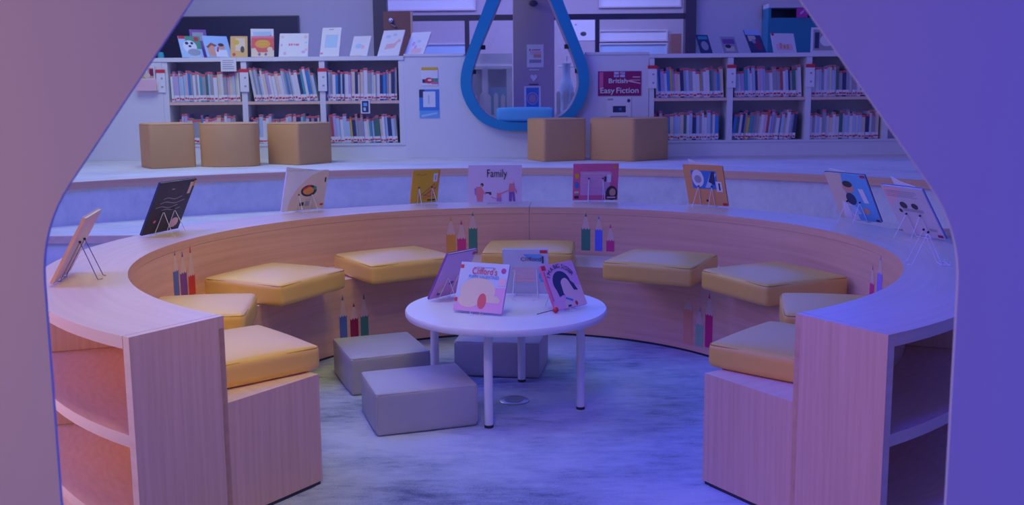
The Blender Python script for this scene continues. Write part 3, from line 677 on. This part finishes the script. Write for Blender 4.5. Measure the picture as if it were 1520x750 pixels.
# shelf labels on the uprights, notes, posters ----------------------
names = ['first upright of the left bookcase', 'second upright of the left bookcase', 'third upright of the left bookcase', 'first upright of the right bookcase', 'second upright of the right bookcase', 'third upright of the right bookcase']
for i, x in enumerate(LX[:3] + RX[:3]):
    if i == 0: x -= .045
    ln = 'white shelf label with a red header on the ' + names[i]
    e = empty('shelf_label', (x + .006, YF - .0155, Zs(1.44)), ln, 'label', 'shelf labels on the bookcase uprights')
    m = MB(); m.box((0, 0, 0), (.088, .0035, .20), paper)
    for k, zz in enumerate((.04, -.045)): m.box((.01, -.002, zz), (.02, .0015, .018), grayp)
    m.build('card', e)
    m = MB(); m.box((0, -.0022, .112), (.094, .004, .034), redp); m.build('red_header', e)
def board(name, lab, x0, x1, z0, z1, face, art=(), titles=(), cat='poster', y=None, th=.004, group=None):
    y = YF - .0055 if y is None else y
    w, h = x1 - x0, z1 - z0
    e = empty(name, ((x0 + x1) / 2, y, z0), lab, cat, group)
    m = MB(); m.span((-w / 2, 0, 0), (w / 2, th, h), face)
    for i, (mt, pl) in enumerate(art): m.poly([((u - .5) * w, -.0006 * (1 + i * .5), v * h) for u, v in pl], mt)
    m.build('sheet', e)
    for (s, size, u, v, mt, wd, rot) in titles: text('lettering', e, s, size, ((u - .5) * w, -.007, v * h), mt, width=wd, bold=.001)
    return e
sx = lambda a, b, c, d: (X_(a), X_(b), Zs(c), Zs(d))
board('picture_poster', 'small white poster with a yellow top and red picture on the partition', *sx(-.885, -.722, 1.387, 1.567), paper, [(yellowp, rect(0, .84, 1, 1)), (greenp, rect(.65, .1, 1, .4)), (navyp, rect(.05, .15, .35, .35)), (redp, ell(.45, .28, .25, .16)), (paper, ell(.5, .3, .12, .06)), (pinkp, rect(.6, .08, .98, .2))])
board('picture_poster', 'blue poster with a white sheet in it left of the teardrop window', *sx(-.912, -.715, 1.069, 1.349), plain('poster blue', (.07, .25, .66), .5), [(skyp, rect(0, 0, 1, .26)), (navyp, rect(0, .72, .28, 1)), (paper, rect(.2, .38, .82, .93)), (paleblue, [(.1, .02), (.9, .14), (.9, .2), (.1, .1)]), (paleblue, rect(.45, .5, .52, .8))])
sgn = plain('maroon sign print', (.34, .015, .13), .45)
board('sign', 'maroon sign reading British Easy Fiction on the partition', *sx(.868, 1.298, 1.271, 1.513), sgn, [(pinkp, rect(.03, .25, .12, .97)), (paleblue, rect(.37, .76, .62, .97)), (bluep, [(.40, .78), (.6, .94), (.6, .97), (.40, .82)]), (redp, rect(.37, .85, .62, .88)), (redp, rect(.48, .76, .51, .97)), (palepink, [(.68, .58), (.98, .48), (.98, .52), (.7, .64)]), (palepink, rect(.8, .74, .97, .78)), (palepink, rect(.74, .62, .97, .65))],
      [('British', .066, .46, .60, paper, .19, 0), ('Easy', .078, .21, .21, paper, .145, 0), ('Fiction', .078, .68, .21, paper, .225, 0)], 'sign')
board('hanging_notice', 'white notice with a dark picture below the Easy Fiction sign', *sx(.960, 1.198, 1.060, 1.258), paper, [(grayp, rect(.02, .84, .25, .94)), (navyp, ell(.9, .82, .07, .09)), (navyp, rect(.24, .24, .78, .56)), (bluep, rect(.5, .34, .6, .46)), (grayp, rect(.12, .02, .88, .06))], (), 'notice')
board('hanging_notice', 'handwritten white note hanging over the first bay of the left bookcase', *sx(-2.867, -2.714, 1.543, 1.675), paper, bars(.12, .85, .78, 5, .15, grayp, .05), (), 'notice', YF - .018)
board('hanging_notice', 'small blue and white tag under the third bay middle shelf', *sx(-1.497, -1.405, 1.118, 1.250), paper, [(navyp, rect(.14, .08, .86, .94)), (skyp, rect(.3, .55, .7, .8)), (paleblue, rect(.3, .2, .55, .45))], (), 'notice', YF - .006)
e = empty('brochure_holder', (X_(-3.60), YF - .005, Zs(1.36)), 'clear brochure pocket with printed leaflets on the left bookcase side', 'brochure holder')
m = MB(); m.span((-.105, -.012, 0), (.105, -.002, .12), palepink); m.span((-.105, -.06, 0), (.105, -.012, .006), palepink); m.span((-.105, -.063, 0), (.105, -.060, .11), palepink); m.build('pocket', e)
m = MB(); m.span((-.085, -.045, .01), (.085, -.02, .24), paper)
for i, (mt, pl) in enumerate([(yellowp, ell(.35, .62, .26, .14)), (skin, rect(.6, .5, .95, .95)), (burg, rect(.7, .6, .95, .9)), (cream, ell(.55, .62, .2, .12))]): m.poly([((u - .5) * .17, -.0452 - i * .0003, .01 + v * .23) for u, v in pl], mt)
m.build('leaflets', e)

# books displayed on top of the bookcases ---------------------------
SB = 'picture books displayed on the bookcase tops'
SE = 'wire easels on the bookcase tops'
def top_book(lab, xc, w, zt, lean, face, art=(), shear_yaw=0., dy=.10, titles=(), th=.01, name='picture_book', stand=None):
    h = (Zs(zt) - TOP) / cos(rad(lean)); z = TOP + .002 + th * sin(rad(max(0, lean)))
    book(name, lab, SB, X_(xc), YF + dy, z, shear_yaw, lean, w * K, h, th, face, art, titles)
    if stand: easel(stand, SE, X_(xc), YF + dy, TOP + .001, shear_yaw, lean, .1, .03, True, steel_w, th, False)
W8 = plain('white print', (.80, .78, .80), .5)
top_book('picture book with a white panda like face at the left end of the bookcase top', -3.165, .215, 1.895, 30, paleblue, [(greenp, rect(.3, .4, 1, 1)), (redp, [(0, .86), (.3, .86), (.3, 1), (0, 1)]), (paper, ell(.46, .5, .32, .3)), (dgrey, ell(.34, .66, .08, .07)), (dgrey, ell(.58, .66, .07, .06)), (dgrey, ell(.46, .52, .07, .05)), (redp, ell(.82, .86, .12, .1)), (grayp, ell(.6, .24, .3, .16))], 36, .09, stand='wire easel at the left end of the bookcase top')
top_book('dull purple book standing behind the panda like face book', -3.12, .165, 1.966, 20, purplep, [(grayp, rect(.15, .6, .8, .9))], 30, .2)
top_book('pale blue book with a brown house shape and a figure on the bookcase top', -2.9, .255, 1.893, 30, plain('light sky print', (.42, .62, .82), .5), [(skin, [(.1, .04), (.38, .04), (.38, .5), (.24, .66), (.08, .46)]), (plain('roof print', (.42, .12, .05), .5), [(.05, .48), (.28, .68), (.5, .56), (.4, .48), (.28, .56), (.12, .42)]), (paper, rect(.38, .02, .85, .34)), (skin, ell(.68, .48, .13, .12)), (plain('hair print', (.12, .05, .03), .5), ell(.67, .58, .12, .08)), (redp, [(.42, .26), (.52, .5), (.56, .48), (.5, .24)])], 38, .09)
top_book('small orange and cream book on the bookcase top', -2.71, .165, 1.890, 25, plain('warm orange print', (.80, .46, .16), .5), [(cream, rect(.3, .3, .85, .9)), (yellowp, ell(.35, .7, .16, .12)), (dgrey, ell(.7, .36, .12, .16)), (redp, ell(.2, .12, .1, .08))], 10, .09)
top_book('white book standing behind the red book on the bookcase top', -2.5, .225, 1.968, 16, W8, [(paleblue, rect(.1, .55, .9, .9)), (greenp, [(.6, .6), (.9, .75), (.9, .8), (.6, .65)])], 10, .2)
top_book('red book with yellow lettering blocks on the bookcase top', -2.475, .222, 1.889, 25, plain('scarlet print', (.78, .09, .10), .5), [(orange, ell(.5, .62, .34, .2)), (yellowp, rect(.3, .72, .75, .78)), (yellowp, rect(.34, .58, .72, .64)), (cream, [(0, .0), (1, 0), (1, .3), (.85, .36), (.7, .22), (.3, .2), (.18, .42), (0, .4)]), (purplep, ell(.36, .12, .06, .07)), (purplep, ell(.64, .12, .06, .07)), (cream, ell(.82, .36, .12, .12)), (pinkp, rect(0, .9, 1, 1))], 8, .09)
top_book('white floral bordered book with pink lettering on the bookcase top', -2.169, .29, 1.913, 22, W8, [(palepink, ell(.1, .85, .06, .06)), (palepink, ell(.9, .85, .06, .07)), (lilac, ell(.08, .5, .04, .06)), (palepink, ell(.93, .3, .05, .06)), (lilac, ell(.84, .2, .07, .06)), (lilac, ell(.2, .14, .05, .07)), (paleblue, ell(.92, .6, .04, .04)), (pinkp, rect(.32, .47, .38, .56)), (pinkp, rect(.40, .47, .46, .56)), (pinkp, rect(.50, .47, .53, .56)), (pinkp, rect(.56, .47, .68, .55))], 0, .09)
top_book('tall plain white book in the middle of the left bookcase top', -1.81, .20, 1.968, 22, W8, [(paleblue, rect(.2, .3, .85, .75)), (grayp, rect(.35, .92, .6, .95)), (pinkp, rect(.02, .07, .15, .13))], -10, .09)
top_book('small white book leaning right on the left bookcase top', -1.52, .195, 1.880, 28, W8, [(palepink, rect(0, .0, .7, .04)), (paleblue, ell(.4, .5, .2, .12)), (palepink, ell(.65, .45, .1, .1))], -20, .09)
top_book('tall white book with a faint coral animal on the left bookcase top', -1.225, .25, 1.937, 28, W8, [(plain('faint coral print', (.80, .50, .48), .5), [(.25, .25), (.7, .3), (.8, .5), (.95, .55), (.85, .66), (.65, .48), (.3, .46)]), (paleblue, ell(.3, .75, .12, .06)), (paleblue, ell(.6, .82, .1, .05))], -26, .09)
top_book('white book nearest the teardrop window on the left bookcase top', -0.97, .255, 1.915, 30, W8, [(lilac, ell(.3, .5, .08, .1)), (lilac, ell(.45, .35, .06, .1)), (palepink, rect(.3, .1, .8, .3)), (paleblue, ell(.55, .6, .1, .06))], -36, .09)
top_book('small dark book at the left of the right bookcase top', 1.965, .14, 1.864, 28, navyp, [(grayp, ell(.5, .4, .3, .25)), (tealp, rect(.1, .75, .9, .92))], 24, .1)
top_book('small grey pictured book, second on the right bookcase top', 2.21, .175, 1.843, 28, grayp, [(purplep, rect(.1, .55, .9, .85)), (cream, rect(.2, .1, .8, .4)), (dgrey, ell(.4, .4, .2, .12))], 22, .1)
top_book('blue topped dark book on the right bookcase top', 2.49, .215, 1.907, 28, navyp, [(paleblue, rect(0, .78, 1, 1)), (cream, rect(.1, .5, .6, .75)), (burg, ell(.6, .35, .25, .25)), (grayp, ell(.4, .5, .12, .1))], 34, .1)
top_book('white book with a red corner in front of the teal cabinet', 2.75, .25, 1.872, 22, W8, [(redp, rect(0, .88, .12, 1)), (palepink, rect(.15, .12, .85, .45)), (skin, rect(.3, .2, .4, .5)), (skin, rect(.6, .18, .7, .42)), (orange, rect(.46, .2, .54, .38))], 14, .1)
e = empty('sign_holder', (X_(3.14), YF + .1, TOP), 'white framed sign holder at the right end of the bookcase top', 'sign holder')
m = MB(); w, h = .28, .255
m.ring([(-w / 2, .002), (w / 2, .002), (w / 2, h), (-w / 2, h)], [(-w / 2 + .022, .024), (w / 2 - .022, .024), (w / 2 - .022, h - .022), (-w / 2 + .022, h - .022)], 0, .012, white); m.build('frame', e)
m = MB(); m.span((-w / 2 + .023, .003, .025), (w / 2 - .023, .009, h - .023), grayp); m.poly([((u - .5) * .23, .0025, .025 + v * .2) for u, v in ell(.6, .5, .32, .3)], paper); m.poly([((u - .5) * .23, .0027, .025 + v * .2) for u, v in rect(.05, .1, .25, .9)], navyp); m.build('print', e)
m = MB(); m.lathe([(.03, .002), (.03, .03), (.026, .06), (.012, .064)], tealp, 20); tag(m.build('teal_pot', None, (X_(-3.50), YF + .12, TOP - .001), smooth=40), 'tiny teal pot at the far left of the bookcase top', 'pot')

# ------------------------------------------------------------------ behind the bookcases
YW = 11.7; C2 = YW / 11.5
X2 = lambda x: x * C2
Z2 = lambda z: 1.3 + (z - 1.3) * C2
m = MB(); m.span((-8, YW, 0), (X2(-1.541), YW + .2, 3.4), grey_wall); struct(m.build('wall_left'), 'pale grey wall behind the left bookcase')
m = MB(); m.span((X2(2.10), YW, 0), (8, YW + .2, 3.4), grey_wall); struct(m.build('wall_right'), 'pale grey wall behind the right bookcase')
e = empty('dark_display_board', (X2(-3.5), YW - .03, Z2(1.45)), 'dark navy display board on the wall above the left bookcase', 'board')
m = MB(); m.span((X2(-1.0), 0, 0), (X2(1.10), .028, Z2(2.18) - Z2(1.45)), navy); m.build('panel', e)
m = MB(); w0, w1, hh = X2(-1.0), X2(1.10), Z2(2.18) - Z2(1.45); m.ring([(w0 - .02, -.02), (w1 + .012, -.02), (w1 + .012, hh + .015), (w0 - .02, hh + .015)], [(w0, 0), (w1, 0), (w1, hh), (w0, hh)], -.008, .028, frame_dk); m.build('frame', e)
# glazed screen: posts, rails, panes
m = MB()
def fr(x0, x1, z0, z1, d=.09, y=YW): m.span((X2(x0), y - d / 2, Z2(z0)), (X2(x1), y + d / 2, Z2(z1)), frame_dk)
fr(-1.541, -1.39, .3, 3.3, .16); fr(1.975, 2.095, .3, 3.3, .16); fr(-1.389, 1.974, 2.125, 2.185); fr(-.515, -.465, .3, 2.124); fr(.965, 1.01, .3, 2.124); fr(-1.389, 1.974, 3.2, 3.3)
w = m.build('window_1', bevel=.004); struct(w, 'dark framed glazed screen behind the partition')
m = MB(); m.span((X2(-1.388), YW + .05, .4), (X2(1.973), YW + .056, Z2(3.19)), glass); g = m.build('pane', w)
# brown door leaf standing open
d_ = MB(); d_.span((X2(-1.385), YW - .42, 0), (X2(-1.09), YW - .38, Z2(2.2)), brown); dd = d_.build('door_1', bevel=.003); struct(dd, 'brown door leaf standing open left of the teardrop window')
m = MB(); m.span((X2(-1.089), YW - .42, 0), (X2(-1.068), YW - .38, Z2(2.2)), oak_v); m.build('door_edge', dd)
m = MB(); m.ball((X2(-1.30), YW - .45, Z2(2.10)), .028, steel); m.tube([(X2(-1.30), YW - .43, Z2(2.06)), (X2(-1.25), YW - .45, Z2(2.03))], .012, steel_dk, 8); m.build('door_handle', dd, smooth=True)
# mauve column with its notices
YC = 10.9; C3 = YC / 10.7
X3 = lambda x: x * C3
Z3 = lambda z: 1.3 + (z - 1.3) * C3
m = MB(); m.span((X3(.03), YC, 0), (X3(.466), YC + .4, 3.3), mauve); struct(m.build('wall_column', bevel=.01), 'mauve grey column seen through the teardrop window')
board('hanging_notice', 'white notice with red lines on the mauve column', X3(.174), X3(.352), Z3(1.575), Z3(1.815), paper, [(redp, rect(.15, .72, .22, .8)), (redp, rect(.3, .74, .8, .78)), (palepink, rect(.2, .56, .85, .7)), (skin, rect(.4, .42, .85, .56)), (grayp, rect(.15, .2, .85, .34))], (), 'notice', YC - .006)
board('picture_poster', 'blue poster with a round emblem low on the mauve column', X3(.143), X3(.321), Z3(1.120), Z3(1.379), paper, [(bluep, rect(.12, 0, .88, .94)), (plain('emblem print', (.55, .42, .55), .5), ell(.5, .5, .34, .26)), (bluep, ell(.5, .5, .28, .21)), (plain('emblem core print', (.55, .36, .42), .5), ell(.5, .5, .22, .17))], (), 'poster', YC - .006)
e = empty('wall_hook', (X3(.245), YC - .004, Z3(1.47)), 'small white heart shaped hook plate between the column notices', 'hook')
m = MB(); m.prism([(0, -.045), (.035, .0), (.035, .02), (.018, .032), (0, .018), (-.018, .032), (-.035, .02), (-.035, 0)], -.006, 0, paper); m.build('heart_plate', e)
m = MB(); m.span((-.05, -.006, .075), (.06, 0, .088), paper); m.span((-.05, -.006, -.08), (.05, 0, -.07), dgrey); m.build('bar', e)
m = MB(); m.ball((0, -.03, 0), .05, plain('dark fitting', (.08, .06, .10), .3), .7); tag(m.build('column_lamp', None, (X3(.245), YC - .02, Z3(2.235)), smooth=True), 'small dark round fitting high on the mauve column', 'fitting')  # dark dome fitting of unknown use, gives no light
# hall beyond
YH = 14.
m = MB(); m.span((-8, YH, 0), (8, YH + .2, 3.2), hall_wall); struct(m.build('wall_back'), 'far hall wall beyond the glazed screen')
lit = plain('bright window pane', (.80, .80, .82), .5, .02)
def hall_window(x0, x1, z0, z1, n, lab, face):
    e = MB(); e.ring([(x0 - .02, z0 - .02), (x1 + .02, z0 - .02), (x1 + .02, z1 + .02), (x0 - .02, z1 + .02)], [(x0, z0), (x1, z0), (x1, z1), (x0, z1)], YH - .05, YH - .001, grey_wall)
    o = e.build('window_%d' % n); struct(o, lab)
    q = MB(); q.span((x0, YH - .02, z0), (x1, YH - .004, z1), face); q.build('pane', o)
hall_window(-1.68, -.49, 2.46, 2.60, 2, 'bright strip window high on the far hall wall, left', lit)
hall_window(1.24, 2.33, 2.48, 2.62, 3, 'bright strip window high on the far hall wall, right', lit)
hall_window(-1.45, -.55, 1.72, 1.98, 4, 'pale blue window low on the far hall wall, left', paleblue)
hall_window(1.24, 2.15, 2.02, 2.14, 5, 'white window band on the far hall wall, right', lit)
hall_window(1.24, 2.15, 1.70, 1.96, 6, 'pale blue window below the white band, right', paleblue)
board('wall_sign', 'white sign with a small dark mark on the hall wall right of the teardrop', .80, 1.22, 2.02, 2.32, paper, [(dgrey, ell(.5, .3, .1, .1)), (grayp, ell(.25, .72, .04, .04))], (), 'sign', YH - .01)
m = MB(); m.span((2.16, YH - .4, 0), (2.30, YH - .25, 2.08), brown); tag(m.build('hall_post', bevel=.006), 'brown post standing in the hall by the right end of the glazed screen', 'post')
# play house with fence in the hall
YP = 12.15
e = empty('play_house', (-.22, YP, 0), 'white toy play house with slanted roof behind the teardrop window', 'play house')
m = MB(); m.prism([(-.22, 1.635), (.24, 1.635), (.24, 1.78), (-.16, 1.78)], 0, .5, white); m.span((-.22, -.02, 1.60), (.24, .5, 1.634), white); m.build('roof', e)
m = MB(); m.span((-.125, .0, .0), (-.055, .07, 1.60), white); m.build('post', e)
m = MB(); m.span((.17, .0, .0), (.24, .07, 1.60), white); m.build('post', e)
m = MB(); m.span((-.04, .06, .6), (.165, .10, 1.38), plain('pale aqua board', (.38, .58, .70), .6)); m.build('counter_panel', e)
m = MB(); m.span((-.3, .4, 0), (.24, .45, 1.6), grayp); m.build('back_wall', e)
def fence(x, lab, n, top):
    e = empty('picket_fence', (x, YP - .12, 0), lab, 'fence', 'white picket fences in the hall')
    for i in range(n):
        xx = (i - (n - 1) / 2) * .085; hh = top + (.02 if i % 2 else 0)
        m = MB(); m.prism([(xx - .025, .5), (xx + .025, .5), (xx + .025, hh - .03), (xx, hh), (xx - .025, hh - .03)], 0, .018, white); m.build('picket', e)
    m = MB(); L = n * .085 / 2; m.span((-L, .019, 1.0), (L, .035, 1.05), white); m.span((-L, .019, .6), (L, .035, .65), white); m.build('rail', e)
fence(-.22, 'white picket fence left of the mauve column', 6, 1.30)
fence(.70, 'white picket fence right of the mauve column', 4, 1.33)
e = empty('draped_cloth', (.68, YP + .1, 0), 'pale blue cloth hanging on a stand right of the mauve column', 'cloth')
m = MB()
P = [(.05 + .012 * sin(i * 2.1), z) for i, z in enumerate([.95, 1.05, 1.15, 1.25, 1.35, 1.45, 1.55, 1.66])]
m.lathe([(r * (1.5 if z < 1.5 else .9), z) for r, z in P], paleblue, 20); m.build('cloth', e, smooth=True)
m = MB(); m.tube([(0, 0, .001), (0, 0, 1.75)], .014, white, 10); m.tube([(-.1, 0, 1.62), (.1, 0, 1.62)], .01, white, 8); m.lathe([(.12, .001), (.12, .02)], white, 20); m.build('stand', e)
# teal cabinet at the right with a recessed shelf
e = empty('teal_cabinet', (X2(3.4), YW - .3, 0), 'teal cabinet with a dark recessed shelf on the right wall', 'cabinet')
x0, x1 = X2(2.85 - 3.4), X2(4.6 - 3.4)
m = MB(); m.span((x0, 0, 0), (x1, .29, Z2(2.105)), teal); m.build('body', e, bevel=.003)
m = MB(); m.span((x0, .25, Z2(2.106)), (x1, .29, Z2(2.26)), navy); m.build('niche_back', e)
m = MB(); m.span((x0, 0, Z2(2.215)), (x1, .249, Z2(2.26)), grey_wall); m.build('niche_top', e)
m = MB(); m.span((x0, .0, Z2(2.106)), (x0 + .03, .249, Z2(2.2145)), teal); m.build('niche_side', e)
def nbook(x, w, h, face, lab, art=()):
    b_ = empty('picture_book', (x, YW - .31, Z2(2.106)), lab, 'book', 'books in the teal cabinet recess')
    m = MB(); m.span((-w / 2, 0, 0), (w / 2, .02, h), face)
    for i, (mt, pl) in enumerate(art): m.poly([((u - .5) * w, -.0006 * (i + 1), v * h) for u, v in pl], mt)
    m.build('cover', b_)
    m = MB(); m.span((-w / 2 + .003, .0201, .003), (w / 2 - .003, .028, h - .003), pages); m.build('pages', b_)
nbook(X2(3.22), .122, .105, plain('magenta cover', (.60, .05, .36), .5), 'magenta book standing on the teal cabinet ledge', [(lilac, [(.3, .3), (.6, .5), (.7, .8), (.5, .7), (.3, .5)])])
nbook(X2(3.385), .10, .105, orange, 'orange book standing beside the magenta one on the teal cabinet')

# ------------------------------------------------------------------ light: mostly unseen coloured fills, added for tint
def area(name, loc, target, size, power, col, sy=None, spread=180):
    L = bpy.data.lights.new(name, 'AREA'); L.energy = power; L.color = col; L.shape = 'RECTANGLE'; L.size = size; L.size_y = sy or size; L.spread = rad(spread)
    o = bpy.data.objects.new(name, L); COL.objects.link(o); o.location = loc
    o.rotation_euler = (Vector(target) - Vector(loc)).to_track_quat('-Z', 'Y').to_euler()
    return o
LIGHTS = [
 ('window_light_left', (-4.6, 3.6, 3.3), (0, 4.4, .3), 2.2, 2.0, 84.59, (0.284, 0.209, 1.0)),  # unseen key, side read off the shadows; blue tint added
 ('window_light_right', (4.6, 3.4, 3.0), (0, 4.2, .3), 2.2, 2.0, 24.84, (0.0, 0.045, 1.0)),  # unseen blue fill added on the right to tint the room
 ('ceiling_light_left', (-2.6, 4.4, 3.7), (-2.6, 4.4, 0), 1.6, 2.4, 73.97, (0.0, 0.094, 1.0)),  # made-up overhead panel, tints the left of the ring blue
 ('ceiling_light_middle', (0, 4.6, 3.7), (0, 4.6, 0), 1.6, 2.4, 4.62, (0.0, 1.0, 0.0)),  # made-up overhead panel, only balances the colour over the ring
 ('far_ceiling_light_left', (-2.8, 8.4, 3.6), (-2.8, 8.8, 0), 2.2, 1.6, 40.73, (0.788, 1.0, 0.901)),  # added overhead fill for the left platform and bookcase
 ('far_ceiling_light_middle', (0, 8.4, 3.6), (0, 8.8, 0), 2.2, 1.6, 14.88, (0.045, 0.0, 1.0)),  # added overhead blue for the middle of the platform
 ('clerestory_light', (0, 11.3, 3.3), (0, 4., .4), 8., 1.2, 109.77, (0.031, 0.108, 1.0)),  # unseen source added for glare on cushion and counter tops
 ('hall_light', (0, 11.95, 3.4), (0, 13.2, .6), 5., 1.0, 128.79, (0.3, 0.324, 1.0)),  # unseen fill added to brighten hall wall and play house fronts
 ('ring_light_left', (-.3, 3.6, 3.3), (-1.5, 4.5, .4), .8, .8, 4.9, (1.0, 0.86, 0.12)),  # added beam warming the left inside of the ring
 ('ring_light_right', (.3, 3.6, 3.3), (1.5, 4.5, .4), .8, .8, 3.82, (0.02, 0.103, 1.0)),  # added blue beam for the right inside of the ring
 ('end_light_left', (-.3, 1.8, 2.9), (-1.15, 3.2, .35), .7, .5, 4.5, (1.0, 0.74, 0.12)),  # added to warm the left bookcase and bench ends
 ('end_light_right', (.3, 1.8, 2.9), (1.15, 3.2, .35), .7, .5, 8.6, (0, 0, 1.0)),  # added to turn the right bookcase and bench ends blue
 ('side_light_left', (-2.9, 2.45, .52), (-1.5, 3.1, .36), .8, .6, 3.0, (1., .66, .34)),  # low unseen lamp added to warm the left cabinet interior
 ('lobby_light_left', (-2.3, .1, 1.5), (-1.0, 1.49, 1.1), 1.2, 2.0, 3.9, (1., .5, .0)),  # added on the camera side, tints the portal panel warm at left
 ('lobby_light_right', (2.3, .1, 1.3), (1.0, 1.49, 1.0), 1.2, 2.0, 5.11, (0.0, 0.0, 1.0)),  # added on the camera side, tints the portal panel blue at right
]
for n_, lo_, ta_, sx_, sy_, pw_, co_ in LIGHTS: area(n_, lo_, ta_, sx_, pw_, co_, sy_, 70 if 'lobby' in n_ else 75 if n_[:3] in ('rin', 'end', 'sid') else 180)
wd = bpy.data.worlds.new('World'); scene.world = wd; wd.use_nodes = True
nt = wd.node_tree; nt.nodes.clear()
N, L_ = nt.nodes.new, nt.links.new
out = N('ShaderNodeOutputWorld'); bg = N('ShaderNodeBackground'); tc = N('ShaderNodeTexCoord'); sp = N('ShaderNodeSeparateXYZ'); rp = N('ShaderNodeValToRGB'); mp = N('ShaderNodeMapRange')
L_(tc.outputs['Generated'], sp.inputs[0]); L_(sp.outputs[0], mp.inputs[0]); mp.inputs[1].default_value = -1; mp.inputs[2].default_value = 1
L_(mp.outputs[0], rp.inputs[0]); L_(rp.outputs[0], bg.inputs[0]); L_(bg.outputs[0], out.inputs[0])
el = rp.color_ramp.elements; el[0].position = 0; el[0].color = (0.200, 0.120, 0.310, 1); el[1].position = 1; el[1].color = (0.040, 0.045, 0.380, 1)
k = el.new(.5); k.color = (0.090, 0.092, 0.335, 1)
bg.inputs[1].default_value = 1.

# ------------------------------------------------------------------ camera
F, P, ROLL, CYP, H = 1474.7, .1473, -.0085, 358.1, 1.3
cd = bpy.data.cameras.new('camera'); cam = bpy.data.objects.new('camera', cd); COL.objects.link(cam); scene.camera = cam
cd.sensor_width = 36; cd.lens = 36 * F / 1520; cd.shift_y = (CYP - 375) / 1520; cd.clip_start = .05
fwd = Vector((0, cos(P), -sin(P))); upv = Vector((0, sin(P), cos(P))); rt = Vector((1, 0, 0))
# roll: image right axis tilts
r2 = rt * cos(ROLL) + upv * -sin(-ROLL) * -1 if False else rt * cos(ROLL) + upv * sin(ROLL)
u2 = fwd.cross(r2) * -1
M = Matrix((r2, u2, -fwd)).transposed(); cam.matrix_world = Matrix.Translation((0, 0, H)) @ M.to_4x4()
cd.dof.use_dof = True; cd.dof.focus_distance = 4.1; cd.dof.aperture_fstop = 6.
vs = scene.view_settings; scene.display_settings.display_device = 'sRGB'; vs.view_transform = 'Standard'; vs.look = 'None'; vs.exposure = 0; vs.gamma = 1; vs.use_curve_mapping = False
